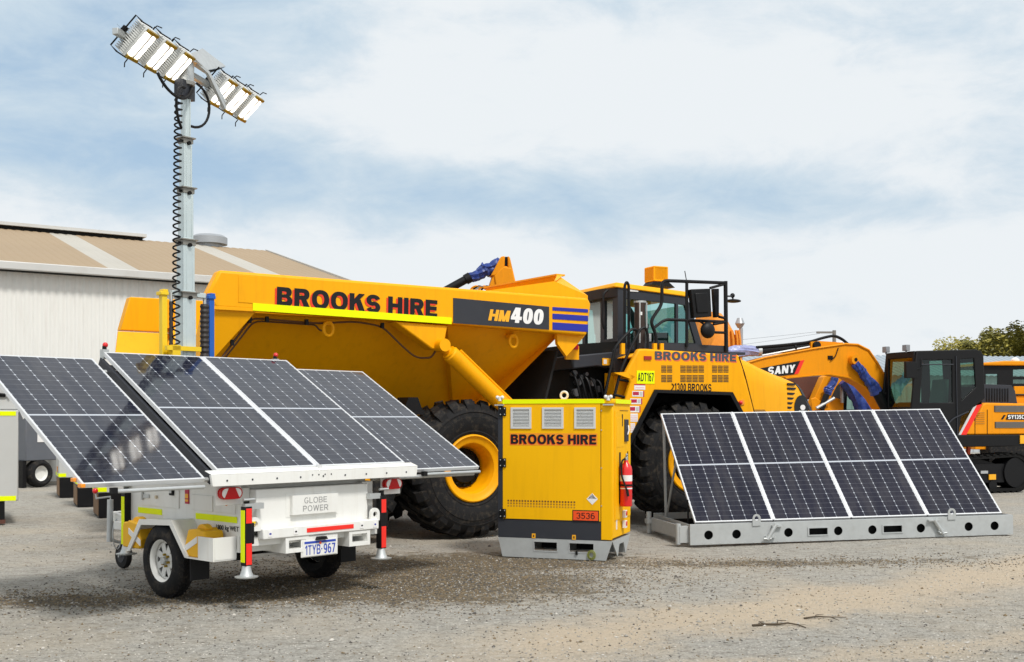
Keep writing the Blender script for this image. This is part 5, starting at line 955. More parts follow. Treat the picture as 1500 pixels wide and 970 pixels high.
# cab
CY = .9; CW = 1.75; cs = lambda px, py: F.S(px, py, CY); xr = cs(905, 414)[0]
m_ = mk(); out = [cs(905, 421), cs(1003, 433), cs(1011, 446), cs(1031, 513), cs(905, 511)]; hole = [cs(913.5, 437), cs(990, 445), cs(990, 502), cs(913.5, 502)]; hole2 = [cs(993.5, 445.5), cs(1003, 447), cs(1019, 503), cs(993.5, 502.5)]
m_.plate(out, [hole, hole2], 'y', CY, CY+.05); m_.plate(out, [hole, hole2], 'y', CY+CW-.05, CY+CW)
ce = lambda px, py: F.E(px, py, xr); zb, zt = out[-1][1], out[0][1]
m_.plate([(CY+.05, zb), (CY+CW-.05, zb), (CY+CW-.05, zt), (CY+.05, zt)], [rect(CY+.16, CY+.42, zb+.17, zt-.17), rect(CY+.55, CY+1.05, zb+.10, zt-.15), rect(CY+1.15, CY+CW-.14, zb+.10, zt-.15)], 'x', xr, xr+.05)
xf, xg = out[2][0], out[3][0]; 
m_.hexa([(xg-.1, CY+.05, zb), (xg, CY+.05, zb), (xg, CY+CW-.05, zb), (xg-.1, CY+CW-.05, zb), (xg-.12, CY+.05, zb+.12), (xg-.03, CY+.05, zb+.12), (xg-.03, CY+CW-.05, zb+.12), (xg-.12, CY+CW-.05, zb+.12)]); cab = m_.build('cab', GREY, dt)
m_ = mk(); z0, z1 = cs(905, 421)[1], cs(905, 413)[1]; m_.hexa([(xr-.08, CY-.04, z0), (xf+.05, CY-.04, out[1][1]-.03), (xf+.05, CY+CW+.04, out[1][1]-.03), (xr-.08, CY+CW+.04, z0), (xr-.02, CY+.02, z1), (xf-.05, CY+.02, out[1][1]+.07), (xf-.05, CY+CW-.02, out[1][1]+.07), (xr-.02, CY+CW-.02, z1)]); m_.build('cab_roof', YEL, cab, bev=.03, seg=3)
m_ = mk(); m_.hexa([(xr-.10, CY+.35, z0-.14), (xr, CY+.0, z0-.14), (xr, CY+CW, z0-.14), (xr-.10, CY+CW, z0-.14), (xr-.14, CY+.35, z0-.0), (xr, CY, z0), (xr, CY+CW, z0), (xr-.14, CY+CW, z0)]); m_.build('roof_visor', GREY, cab)
m_ = mk()
for yy in (CY+.02, CY+CW-.02): m_.add([(h[0], yy, h[1]) for h in hole], [(0, 1, 2, 3)]); m_.add([(h[0], yy, h[1]) for h in hole2], [(0, 1, 2, 3)])
m_.add([(xr+.025, CY+.14, zb+.08), (xr+.025, CY+CW-.12, zb+.08), (xr+.025, CY+CW-.12, zt-.12), (xr+.025, CY+.14, zt-.12)], [(0, 1, 2, 3)]); m_.add([(xg-.04, CY+.06, zb+.12), (xg-.04, CY+CW-.06, zb+.12), (xf-.02, CY+CW-.06, out[2][1]), (xf-.02, CY+.06, out[2][1])], [(0, 1, 2, 3)]); m_.build('cab_glazing', GLS, cab, smooth=0)
m_ = mk(); m_.box(xr+.25, xr+.75, CY+.6, CY+1.15, zb+.0, zb+.3); m_.hexa([(xr+.22, CY+.62, zb+.3), (xr+.34, CY+.62, zb+.3), (xr+.34, CY+1.13, zb+.3), (xr+.22, CY+1.13, zb+.3), (xr+.15, CY+.66, zb+.78), (xr+.24, CY+.66, zb+.78), (xr+.24, CY+1.09, zb+.78), (xr+.15, CY+1.09, zb+.78)]); m_.box(xr+1.0, xr+1.25, CY+.5, CY+1.3, zb, zb+.32); m_.cyl((xr+.95, CY+.85, zb+.35), (xr+.90, CY+.85, zb+.39), .17, n=16); m_.build('cab_seat', CABG, cab)
m_ = mk(); m_.prism([FS_(957, 502, .16), FS_(1066, 507, .16), FS_(1066, 516, .16), FS_(957, 514, .16)], 'y', .14, .18); m_.box(-1.0, 1.0, .15, .9, 2.60, 2.64); m_.build('deck_plate', GREY, dt)
def rail(pxs, d, r=.021, bend=.09): m_.tube(rounded([FP(px, py, d) for px, py in pxs], bend), r, 8)
m_ = mk(); rail([(961, 511), (961, 490), (952.5, 471), (969.6, 446), (969.6, 411), (1062.7, 414.6)], .12, .026); rail([(957, 481), (974, 468), (1062.7, 471.6)], .12, .023); rail([(1006, 411), (1006, 508)], .12, .025); rail([(1062.7, 412), (1063.8, 515)], .12, .032); rail([(1047, 487), (1063, 487.5)], .12); rail([(1045, 475), (1063, 472)], .12); rail([(1053, 464), (1063, 466.5)], .12); rail([(1040, 422), (1063, 416)], .12, .02); m_.build('deck_handrail', BLK, dt)
m_ = mk(); rail([(884, 588), (901, 509), (909, 499), (925, 482), (933, 483), (934, 512)], .1, .022); rail([(899, 584), (909, 544), (923, 511), (939, 481), (946, 480), (949, 490), (949, 512)], .06, .022); rail([(921, 512), (921, 418), (918.2, 412.5), (915, 418), (915, 512)], .5, .022, .03); rail([(907, 556), (925, 559)], .05, .02); rail([(899, 578), (915, 582)], .05, .02); m_.build('ladder_handrail', BLK, dt)
m_ = mk(); rail([(884.5, 482), (882, 470), (884, 430), (890, 425)], .95, .018, .05); m_.build('cab_grab_handle', BLK, cab)
m_ = mk(); p = FP(937.5, 503, .45); q = FP(937.5, 444, .45); m_.cyl((p.x, p.y, p.z-.2), q, .085, n=18); m_.cyl(q, q+Vector((0, 0, .03)), .095, n=18, m=1)
for dx in (-.055, .065): m_.cyl((p.x+dx, p.y-.085, p.z), (q.x+dx, q.y-.085, q.z), .012, n=6, m=1)
m_.cyl((p.x+.08, p.y-.12, p.z+.02), (p.x+.08, p.y-.12, p.z+.14), .04, n=12, m=1); m_.box(p.x-.065, p.x-.015, p.y-.09, p.y-.08, p.z+.42, p.z+.47, 2); m_.build('exhaust_stack', [mat('burnt_steel', (.055, .035, .028), .45, .3), GALV, STW], dt)
m_ = mk()
for px in (912, 959, 969): p = FP(px, 507, .1); m_.box(p.x-.03, p.x+.03, .08, .13, p.z-.12, p.z+.04)
m_.build('rail_foot', YEL, dt)
m_ = mk(); m_.prism([FS_(*p, .05) for p in ((1011, 424), (1039, 423), (1041, 464), (1015, 466))], 'y', .02, .12); m_.prism([FS_(*p, .05) for p in ((1016, 430), (1034, 429), (1036, 458), (1019, 459))], 'y', .0, .02); m_.build('main_mirror', BLK, dt, bev=.012)
m_ = mk(); m_.prism([FS_(*p, .3) for p in ((1044.5, 423), (1052.5, 423), (1052.5, 465), (1047, 465))], 'y', .28, .36); m_.build('narrow_mirror', BLK, dt, bev=.01)
m_ = mk(); p = FP(1036.7, 484, .05); m_.ball(p, .125, 9, sc=(1, .6, 1)); m_.tube([p+Vector((.05, .05, .05)), FP(1024, 470, .1)], .015, 6); m_.build('round_mirror', BLK, dt)
m_ = mk(); p = FP(1074, 441, .9); m_.ball(p, .14, 8, sc=(1, .8, .22)); m_.tube([FP(1063, 434, .5), FP(1073, 434, .9), p], .014, 6); m_.ball(FP(1073, 433, .9), .04, 6); m_.build('convex_mirror', BLK, dt)
m_ = mk(); a = F.P(951.5, 412, 1.3); b_ = F.P(970.5, 393.5, 1.3); x0, x1, z0, z1 = a.x, b_.x, a.z, b_.z; y0, y1 = 1.16, 1.16+.27
for x in (x0, x1):
    for yy in (y0, y1): m_.cyl((x, yy, z0), (x, yy, z1), .014, n=6)
for z in (z0, z1):
    for yy in (y0, y1): m_.cyl((x0, yy, z), (x1, yy, z), .014, n=6)
    for x in (x0, x1): m_.cyl((x, y0, z), (x, y1, z), .014, n=6)
for k in range(1, 12):
    x = x0+(x1-x0)*k/12
    for yy in (y0, y1): m_.cyl((x, yy, z0), (x, yy, z1), .008, n=4)
    yy = y0+(y1-y0)*k/12
    for x in (x0, x1): m_.cyl((x, yy, z0), (x, yy, z1), .008, n=4)
    x = x0+(x1-x0)*k/12; m_.cyl((x, y0, z1), (x, y1, z1), .008, n=4)
m_.build('beacon_cage', YEL, dt)
m_ = mk(); m_.lathe([(.001, z0), (.10, z0), (.10, z0+.03), (.085, z0+.035), (.085, z1-.05), (.05, z1-.03), (.001, z1-.03)], ((x0+x1)/2, (y0+y1)/2, 0), 'z', 18); m_.hexa([(x0-.05, y0, z0-.07), (x1+.15, y0, z0-.10), (x1+.15, y1, z0-.10), (x0-.05, y1, z0-.07), (x0, y0, z0-.015), (x1+.03, y0, z0-.015), (x1+.03, y1, z0-.015), (x0, y1, z0-.015)], 1); m_.build('beacon', [AMB, BLK], dt)
m_ = mk(); m_.cyl(FP(1005.5, 411, 1.4), FP(1003, 397, 1.4), .008, n=5); m_.build('aerial', BLK, cab)
m_ = mk(); p = cs(924, 422); m_.box(p[0]-.02, p[0]+.13, CY-.012, CY-.001, p[1]-.055, p[1]); m_.build('cab_sticker', STW, cab)
# ------------------------------------------------------------------ crawler excavator with black cab
def wrap(mb, a, b, r0, r1, seed, n=16, m=0):
    """crumpled plastic wound round a rod"""
    r = random.Random(seed); a, b = Vector(a), Vector(b); d = b-a; u = d.orthogonal().normalized(); w_ = d.normalized().cross(u); vs = []; q = 22; n = int(n*2.2); fo = 0; pl = [r.uniform(-1, 1) for _ in range(q)]
    ties = [r.uniform(.12, .3), r.uniform(.42, .6), r.uniform(.72, .9)]; ph = r.uniform(0, 6)
    for i in range(n+1):
        t = i/n; fo += r.uniform(-.35, .35); R = .86*(r0+(r1-r0)*t)*(1.0+.02*math.sin(t*7+ph)); 
        for tt in ties: R *= 1-.10*math.exp(-((t-tt)/.05)**2)
        pl = [max(-1.3, min(1.3, p*.93+r.uniform(-1, 1)*.34)) for p in pl]; o = a+d*t+u*R*.14*math.sin(t*6+ph)+w_*R*.12*math.cos(t*5+ph)
        for j in range(q): an = 2*PI*j/q+.9*t; vs.append(o+(u*math.cos(an)+w_*math.sin(an))*R*(1+.17*pl[j]+.05*math.sin(j*2.3+fo)))
    mb.add(vs, [(i*q+j, i*q+(j+1) % q, (i+1)*q+(j+1) % q, (i+1)*q+j) for i in range(n) for j in range(q)]+[list(range(q))[::-1], list(range(n*q, n*q+q))], m)
X = Frame((9.45, 24, 0), 20)
ev = thing('excavator', 'yellow crawler excavator with a black cab and red striped flank behind the free standing panels', 'excavator', X)
sx = lambda px, py, d=0: X.S(px, py, d); xp = lambda px, py, d: X.P(px, py, d)
def cab_shell(root, S_, P_, outl, holes, ya, yb, front_in, mt, gl):
    m_ = MB(); m_.plate([S_(*p) for p in outl], [[S_(*p) for p in h] for h in holes], 'y', ya, ya+.05); m_.plate([S_(*p) for p in outl], [[S_(*p) for p in h] for h in holes], 'y', yb-.05, yb)
    return m_
co_ = [sx(*p) for p in ((1343, 514), (1430, 512), (1437, 514), (1441, 521), (1443, 584), (1408, 611), (1404, 640), (1342, 640), (1335, 600))]
h1 = [sx(*p) for p in ((1352, 527), (1395, 527), (1396, 590), (1348, 590))]; h2 = [sx(*p) for p in ((1407, 526), (1427, 525), (1430, 567), (1409, 587))]
m_ = MB(); cw = 1.0
m_.plate(co_, [h1, h2], 'y', 0, .05); m_.plate(co_, [h1, h2], 'y', cw-.05, cw)
xa, xb = co_[0][0], co_[3][0]; zt, zb = co_[0][1], 1.25
m_.plate([(.05, zb), (cw-.05, zb), (cw-.05, zt), (.05, zt)], [rect(.12, cw-.12, 1.85, zt-.14)], 'x', xa-.03, xa+.03); m_.plate([(.05, 1.9), (cw-.05, 1.9), (cw-.05, zt), (.05, zt)], [rect(.15, cw-.15, 2.3, zt-.2)], 'x', xb-.03, xb+.0); m_.box(xa+.03, xb-.03, .05, cw-.05, zt-.08, zt-.01); m_.box(xa, xb, .05, cw-.05, 1.25, 1.30)
ecab = m_.build('cab', BLK, ev, bev=.02)
m_ = MB(); m_.prism([sx(*p) for p in ((1350, 525.5), (1397, 525.5), (1398, 591.5), (1346, 591.5))], 'y', -.012, -.004) if False else None
for h in (h1, h2):
    for yy in (.025, cw-.025): m_.add([(p[0], yy, p[1]) for p in h], [(0, 1, 2, 3)])
m_.add([(xa, .1, 1.83), (xa, cw-.1, 1.83), (xa, cw-.1, zt-.13), (xa, .1, zt-.13)], [(0, 1, 2, 3)]); m_.add([(xb-.015, .14, 2.28), (xb-.015, cw-.14, 2.28), (xb-.015, cw-.14, zt-.18), (xb-.015, .14, zt-.18)], [(0, 1, 2, 3)]); m_.build('cab_glazing', GLSD, ecab, smooth=0)
m_ = MB(); a, b_ = sx(1399, 520), sx(1404, 640); m_.prism([sx(*p) for p in ((1347.5, 521), (1400, 521), (1401, 640), (1344, 640), (1345, 595))], 'y', -.006, -.001) if False else m_.tube([(p[0], -.01, p[1]) for p in [sx(*q) for q in ((1400, 522), (1402, 638))]], .012, 5)
m_.tube([(p[0], -.01, p[1]) for p in [sx(*q) for q in ((1349, 534), (1396, 534))]], .012, 5); m_.tube([(p[0], -.015, p[1]) for p in rounded([Vector((*sx(1418, 603), 0)), Vector((*sx(1396, 613), 0)), Vector((*sx(1389, 620), 0))], .1)], .015, 5); m_.build('door_trim', GREY, ecab)
m_ = MB(); m_.box(xa+.5, xa+1.0, .28, .75, 1.3, 1.72); m_.hexa([(xa+.9, .28, 1.7), (xa+1.05, .28, 1.7), (xa+1.05, .75, 1.7), (xa+.9, .75, 1.7), (xa+1.0, .33, 2.45), (xa+1.12, .33, 2.45), (xa+1.12, .7, 2.45), (xa+1.0, .7, 2.45)]); m_.build('seat', mat('teal_seat_cover', (.13, .22, .22), .7), ecab); m_ = MB(); m_.box(xa+.12, xa+.3, .2, .75, 1.3, 1.95); m_.ball((xa+.35, .3, 2.78), .05, 6, 1); m_.build('console', [GREY, ORG], ecab)
for px, py in ((1314, 520), (1335, 515)): p = xp(px, py, .9 if px < 1320 else .25); m_ = MB(); m_.box(xa-.12, xa-.02, p.y-.07, p.y+.07, zt+.01, zt+.14); m_.cyl((xa-.07, p.y, zt-.03), (xa-.07, p.y, zt+.02), .02, n=6); m_.build('work_lamp', [mat('lamp_grey', (.25, .26, .28), .4)], ecab, bev=.01)
p = xp(1333, 542, -.08); m_ = MB(); m_.box(p.x-.14, p.x+.14, -.14, -.06, p.z-.17, p.z+.17); m_.tube([(p.x+.1, -.1, p.z), (xa+.1, .0, p.z+.05), (xa+.1, .0, p.z+.25)], .014, 5); m_.build('wing_mirror', BLK, ecab, bev=.03)
# upper structure
bx0, bx1 = sx(1409, 637)[0], 2.55; z0, z1 = sx(1420, 637)[1], sx(1443, 590)[1]
m_ = MB(); m_.prism([(bx0, z0), (bx1, z0), (bx1, z1-.02), (sx(1446, 590)[0], z1), sx(1441, 592), (bx0+.45, z1-.28)], 'y', .02, 2.45); m_.prism([(-1.25, z0), (bx0, z0), (bx0, 1.6), (-1.2, 1.55)], 'y', 1.05, 2.45); body = m_.build('upper_body', YELX, ev, bev=.035, seg=3)
m_ = MB(); q = lambda *ps: [sx(*p) for p in ps]
m_.prism(q((1431, 594), (1426, 597), (1404.5, 637), (1408, 637)), 'y', .006, .0185); m_.prism(q((1439, 592), (1431, 594), (1408, 637), (1416, 637)), 'y', .004, .0185, 1); m_.build('flank_stripe', [mat('pale_grey_stripe', (.6, .6, .6), .5), REDT], body)
m_ = MB()
for l, r_, t, bt in ((1457, 1500, 594.5, 603.5), (1458, 1500, 618, 627)):
    a = sx(l, bt, .0); b_ = sx(r_, t, 0); m_.box(a[0], 2.2, .012, .0175, a[1], b_[1])
    for k in range(6): z = a[1]+(b_[1]-a[1])*(k+.5)/6; m_.box(a[0]+.02, 2.18, .004, .012, z-.008, z+.004, 1)
m_.build('louvre_panel', [mat('louvre_dark', (.07, .06, .05), .6), mat('louvre_grey', (.20, .18, .16), .6)], body)
m_ = MB(); 
for px in (1429, 1447): a = sx(px, 600); c = sx(px, 636); m_.tube([(a[0], .016, a[1]), (c[0], .016, c[1])], .008, 4)
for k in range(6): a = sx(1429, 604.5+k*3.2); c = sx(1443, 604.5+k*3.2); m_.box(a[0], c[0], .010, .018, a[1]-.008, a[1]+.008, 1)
m_.build('panel_seam', [DRK, mat('painted_shadow_yellow', (.50, .20, .01), .5)], body)  # seams, and flat strips with shade put into a darker yellow
m_ = MB(); a = sx(1477, 613.8, -.0); b_ = sx(1500, 608, 0); m_.prism(q((1474, 614.8), (1504, 615), (1504, 607), (1477, 606.6)), 'y', .010, .0185); m_.heavy('SY135C', (a[0], .0095, a[1]), (1, 0, 0), (0, 0, 1), (b_[0]-a[0])*1.05, b_[1]-a[1], 1, .25); m_.prism(q((1467, 614.5), (1470, 614.5), (1474, 608), (1471, 608)), 'y', .012, .0185); m_.build('model_lettering', [TXT, TXW], body)
m_ = MB(); a = sx(1493, 650); b_ = sx(1500, 637.5); m_.box(a[0], b_[0]+.06, -.03, -.012, a[1], b_[1]); m_.build('yellow_sticker', TXY, body)
m_ = MB(); a = sx(1443, 580.5, .3); b_ = sx(1488, 564.5, .3); m_.prism([(a[0]-.1, z1-.02), (b_[0]+.05, z1-.02), (b_[0]-.02, b_[1]-.12), (b_[0]-.12, b_[1]), (a[0]-.1, b_[1]+.02)], 'y', .3, 1.4)
for k in range(9): x = a[0]+.04+k*.073; m_.box(x-.018, x+.018, .285, .299, z1+.03, b_[1]-.07, 1)
m_.build('engine_cover', [GREY, BLK], ev, bev=.03)
m_ = MB(); m_.box(-1.3, bx1, -.01, 2.45, z0-.26, z0-.005); m_.cyl((.1, 1.2, .75), (.1, 1.2, 1.0), .55, n=24); m_.box(-1.2, 1.4, .5, 1.9, .45, .75); m_.build('turntable', BLK, ev, bev=.02)
def track(y0, y1, parent):
    x0, x1, r = -1.95, 1.62, .40; path = []
    for i in range(13): a = PI/2-PI*i/12; path.append((x1-.02+r*math.cos(a), .43+r*math.sin(a)))
    for i in range(9): t = (i+1)/10; path.append((x1+(x0-x1)*t, .03))
    for i in range(13): a = -PI/2-PI*i/12; path.append((x0+r*math.cos(a), .43+r*math.sin(a)))
    for i in range(9): t = (i+1)/10; path.append((x0+(x1-x0)*t, .83-.05*math.sin(PI*t)))
    inn = [((px-.0)*1, pz) for px, pz in path]; n = len(path); m_ = MB()
    cen = lambda p: (p[0]-(.05 if p[0] > x1 else (-.05 if p[0] < x0 else 0)), p[1]+(.06 if p[1] < .43 else -.06)); vs = []
    for p in path: c = cen(p); vs += [(p[0], y0, p[1]), (p[0], y1, p[1]), (c[0], y1, c[1]), (c[0], y0, c[1])]
    m_.add(vs, [(4*i+j, 4*i+(j+1) % 4, 4*((i+1) % n)+(j+1) % 4, 4*((i+1) % n)+j) for i in range(n) for j in range(4)])
    for i in range(n):
        p, c = Vector(path[i]), Vector(path[(i+1) % n]); d = (c-p); L_ = d.length; k = max(1, int(L_/.15))
        for s_ in range(k): o = p+d*((s_+.5)/k); t = d.normalized()*.045; nrm = Vector((-d.y, d.x)).normalized()*.028; m_.hexa([(o.x-t.x, y0-.02, o.y-t.y), (o.x+t.x, y0-.02, o.y+t.y), (o.x+t.x, y1+.02, o.y+t.y), (o.x-t.x, y1+.02, o.y-t.y), (o.x-t.x+nrm.x, y0-.02, o.y-t.y+nrm.y), (o.x+t.x+nrm.x, y0-.02, o.y+t.y+nrm.y), (o.x+t.x+nrm.x, y1+.02, o.y+t.y+nrm.y), (o.x-t.x+nrm.x, y1+.02, o.y-t.y+nrm.y)])
    tk = m_.build('track', DRK, parent); m_ = MB(); m_.box(x0+.2, x1-.3, y0+.06, y1-.06, .22, .62); m_.prism([(x0+.2, .62), (x1-.5, .62), (x1-.9, .72), (x0+.5, .72)], 'y', y0+.1, y1-.1); m_.cyl((x1, y0+.02, .43), (x1, y1-.02, .43), .33, n=24); m_.cyl((x0, y0+.05, .43), (x0, y1-.05, .43), .32, n=24)
    for k in range(6): x = x0+.45+k*.5; m_.cyl((x, y0+.04, .16), (x, y1-.04, .16), .11, n=14)
    m_.build('track_frame', BLK, tk); return tk
track(-.05, .45, ev); track(1.95, 2.45, ev)
m_ = MB(); a = sx(1451, 703, -.06); b_ = sx(1461, 695, -.06); m_.box(a[0], b_[0], -.02, .005, a[1], b_[1]); m_.build('grease_label', TXY, ev); m_ = MB(); a = sx(1416, 666, .3); m_.cyl((a[0]+.03, .3, a[1]), (a[0]+.05, .3, a[1]+.16), .05, n=8); m_.build('rotary_joint_hose', ORG, ev); m_ = MB(); a = sx(1438, 694, -.04); m_.box(a[0], a[0]+.19, -.02, .005, a[1], a[1]+.06); m_.build('track_tag', GALV, ev)
# boom
by0, by1 = 1.12, 1.50; bp_ = [X.S(*p, by0) for p in ((1050, 543), (1085, 534), (1120, 524), (1190, 511), (1238, 504), (1256, 505), (1272, 513), (1285, 532), (1301, 560), (1312, 600), (1296, 606), (1283, 585), (1266, 566), (1243, 553), (1215, 548.5), (1190, 550), (1150, 554), (1085, 563), (1050, 568))]
m_ = MB(); m_.prism(bp_, 'y', by0, by1); bm_ = m_.build('boom', YELX, ev, bev=.025)
m_ = MB(); e = [Vector((p[0], by0-.01, p[1])) for p in bp_[1:10]]; m_.tube(e, .025, 5); e = [Vector((p[0], by0-.01, p[1])) for p in bp_[11:17]]; m_.tube(e, .02, 5); m_.tube([Vector((p[0], by0+.1, p[1]+.05)) for p in bp_[2:5]], .02, 5, 1); m_.build('boom_flange', [YELX, GALV], bm_)
m_ = MB(); xq = lambda px, py: X.S(px, py, by0); f = lambda ps, a, b_, m=0: m_.prism([xq(*p) for p in ps], 'y', a, b_, m)
f(((1112, 540), (1172, 528.5), (1163, 548.5), (1140, 551), (1112, 556)), by0-.012, by0-.003, 0); f(((1171, 528.8), (1178, 527.6), (1169, 547.5), (1162, 548.6)), by0-.012, by0-.003, 1)
a = xq(1124, 549.5); b_ = xq(1164, 545.6); m_.heavy('SANY', (a[0], by0-.0125, a[1]), (b_[0]-a[0], 0, b_[1]-a[1]), (-.03, 0, 1), b_[0]-a[0], .165, 2, .26, .12, thick=.001); m_.build('boom_lettering', [TXT, REDT, TXW], bm_)
m_ = MB(); p = xp(1252, 527, by0-.1); m_.cyl((p.x, by0-.14, p.z), (p.x, by0, p.z), .105, n=18); m_.cyl((p.x, by0-.15, p.z), (p.x, by0-.14, p.z), .04, n=10, m=1); m_.build('boom_pin', [YELX, BLK], bm_)
m_ = MB(); a = xp(1253, 532, by0-.12); b_ = xp(1284, 574, by0-.12); c = xp(1299, 602, by0-.12); wrap(m_, a, a.lerp(b_, .45), .10, .11, 3, 8); wrap(m_, a.lerp(b_, .42), b_, .105, .16, 4, 10); m_.build('wrapped_rod', BRZ, ev, smooth=28)
m_ = MB(); m_.cyl(b_, c+(c-b_)*.4, .11, n=14); m_.tube(bez(b_+Vector((.1, 0, .05)), c+Vector((.1, -.1, .3)), c+Vector((.2, -.1, .1)), c+Vector((.2, -.05, -.2)), 8), .03, 6); m_.build('boom_cylinder', BLK, ev)
m_ = MB(); m_.box(p.x-.62, p.x-.5, by0-.02, by0+.0, p.z-.0, p.z+.08); m_.tube([Vector((*[v for v in (xp(1228, 510, by0-.02))],)), xp(1224, 522, by0-.03), xp(1217, 528, by0-.03)], .012, 5); m_.build('boom_fitting', DRK, bm_)
# arm cylinder on top of the boom
m_ = MB(); yc = 1.31; a = xp(1108, 514.5, yc); b_ = xp(1192, 507, yc); m_.cyl(a, b_, .095, n=14); m_.cyl(a, a+(b_-a)*.06, .11, n=14, m=1); m_.cyl(a.lerp(b_, .62), a.lerp(b_, .65), .115, n=14); m_.build('arm_cylinder', [BLK, GALV], ev)
m_ = MB(); wrap(m_, xp(1060, 519, yc), xp(1108, 514, yc), .17, .12, 8, 10); m_.build('wrapped_rod', BRZ2, ev, smooth=28)
m_ = MB()
for o in (0, .07): m_.tube(rounded([xp(px, py, yc-.08+o) for px, py in ((1108, 509), (1150, 505.5), (1185, 501.5), (1205, 495), (1222, 491.5), (1234, 497), (1243, 505))], .4), .032, 6)
m_.build('arm_hose', BLK, ev)
m_ = MB(); p = xp(1197, 506, by0); m_.prism([(p.x-.12, p.z-.12), (p.x+.75, p.z-.16), (p.x+.7, p.z+.08), (p.x+.1, p.z+.1), (p.x-.12, p.z+.08)], 'y', by0+.05, by1-.05); m_.cyl((p.x, by0-.02, p.z), (p.x, by0+.06, p.z), .085, n=14, m=1); m_.build('cylinder_bracket', [YELX, BLK], bm_)

# ------------------------------------------------------------------ second excavator behind it
X2 = Frame((8.55, 29.5, 0), 12)
e2 = thing('excavator', 'partly hidden excavator with a dark cab and loose blue wrapping behind the striped boom', 'excavator', X2)
s2 = lambda px, py, d=0: X2.S(px, py, d); p2 = lambda px, py, d=0: X2.P(px, py, d)
m_ = MB(); m_.plate([s2(*p) for p in ((1236, 553), (1290, 551), (1292, 640), (1232, 640))], [[s2(*p) for p in ((1242, 560), (1284, 558), (1285, 600), (1240, 600))]], 'y', 0, .06); m_.box(s2(1236, 553)[0], s2(1290, 551)[0], .06, 1.0, s2(1236, 556)[1]-.06, s2(1236, 556)[1]); m_.box(s2(1236, 553)[0], s2(1236, 553)[0]+.05, .05, 1.0, 1.1, s2(1236, 556)[1]-.06); c2 = m_.build('cab', BLK, e2); m_ = MB(); m_.add([(*[s2(*p)[0]], .03, s2(*p)[1]) for p in ((1241, 559), (1285, 557), (1286, 601), (1239, 601))], [(0, 1, 2, 3)]); m_.build('cab_glazing', GLSD, c2, smooth=0)
m_ = MB(); m_.prism([s2(*p, -.3) for p in ((1184, 604), (1207, 552), (1222, 545), (1242, 547), (1238, 556), (1226, 566), (1214, 590), (1206, 606))], 'y', -.3, .0); m_.prism([s2(*p, -.4) for p in ((1188, 584), (1195, 582), (1226, 606), (1190, 606))], 'y', -.4, -.35); m_.build('boom', YELX, e2, bev=.02)
m_ = MB(); m_.prism([s2(*p, -.1) for p in ((1212, 590), (1222, 582), (1236, 586), (1236, 640), (1212, 640))], 'y', -.1, 1.0); m_.box(-1.2, 3.4, .3, 2.4, .95, 1.55); m_.build('upper_body', YELX, e2, bev=.02)
m_ = MB(); wrap(m_, p2(1225, 549, -.45), p2(1215, 570, -.45), .10, .11, 21, 8); wrap(m_, p2(1215, 568, -.45), p2(1212, 578, -.45), .13, .10, 22, 5); m_.build('wrapped_rod', BRZ, e2, smooth=28)
m_ = MB(); wrap(m_, p2(1236, 556, -.35), p2(1275, 606, -.35), .20, .26, 23, 12); m_.build('wrapped_rod', BRZ, e2, smooth=28)
m_ = MB(); m_.cyl(p2(1211, 578, -.45), p2(1203, 600, -.45), .08, n=10); m_.build('hydraulic_rod', [BLK, GALV], e2); m_ = MB(); m_.cyl(p2(1196, 598, -.5), p2(1222, 583, -.5), .04, n=8, m=1); m_.build('hydraulic_rod', [BLK, GALV], e2); m_ = MB(); m_.cyl(p2(1233.5, 566, -.2), p2(1233.5, 590, -.2), .05, n=8, m=1); m_.build('hydraulic_rod', [BLK, GALV], e2)
m_ = MB(); m_.prism([s2(*p, .3) for p in ((1150, 553), (1208, 551), (1200, 566), (1185, 585), (1150, 590))], 'y', .3, .5); m_.build('rust_brown_linkage', RUST, e2)
m_ = MB(); m_.box(-2.2, 3.2, .1, .7, .0, .8); m_.build('track', DRK, e2, bev=.2); m_ = MB(); m_.box(-2.2, 3.2, 1.7, 2.3, .0, .8); m_.build('track', DRK, e2, bev=.2)

# ------------------------------------------------------------------ third excavator: arm head over the dump body
X3 = Frame(((735-750)/FPX*23, 23, 0), 8)
e3 = thing('excavator', 'excavator standing behind the dump body, only its arm head and blue wrapped cylinder showing', 'excavator', X3)
s3 = lambda px, py, d=0: X3.S(px, py, d); p3 = lambda px, py, d=0: X3.P(px, py, d)
m_ = MB(); zg = .9; a0 = s3(712, 432); a1 = s3(757, 428)
m_.prism([(a0[0]-.25, zg), (a1[0]+.25, zg), a1, s3(749, 393), s3(737, 391), s3(722, 402), a0], 'y', -.16, .16)
m_.prism([s3(719, 404, -.17), s3(729, 385, -.17), s3(734, 376, -.17), s3(739.5, 375, -.17), s3(739, 394, -.17), s3(725, 404, -.17)], 'y', -.19, .17); m_.prism([s3(744, 375, -.17), s3(747, 377, -.17), s3(751, 395, -.17), s3(744, 395, -.17)], 'y', -.19, .17); m_.prism([s3(724, 404, -.17), s3(737, 391, -.17), s3(750, 393, -.17), s3(757, 428, -.17), s3(728, 430, -.17)], 'y', -.20, -.161)
arm3 = m_.build('arm', YELX, e3, bev=.02)
m_ = MB(); q_ = s3(741.5, 383); m_.box(q_[0]-.035, q_[0]+.035, -.1, .15, q_[1]-.14, q_[1]+.08); m_.build('arm_pin', BLK, arm3)
m_ = MB(); wrap(m_, p3(684, 409), p3(712, 396), .10, .15, 41, 9); wrap(m_, p3(710, 397), p3(733, 384), .17, .11, 42, 8); m_.build('wrapped_rod', BRZ, e3, smooth=28)
m_ = MB(); m_.cyl(p3(600, 455), p3(686, 407.5), .085, n=14); m_.cyl(p3(682, 410), p3(689, 406), .11, n=12); m_.build('arm_cylinder', BLK, e3)
m_ = MB()
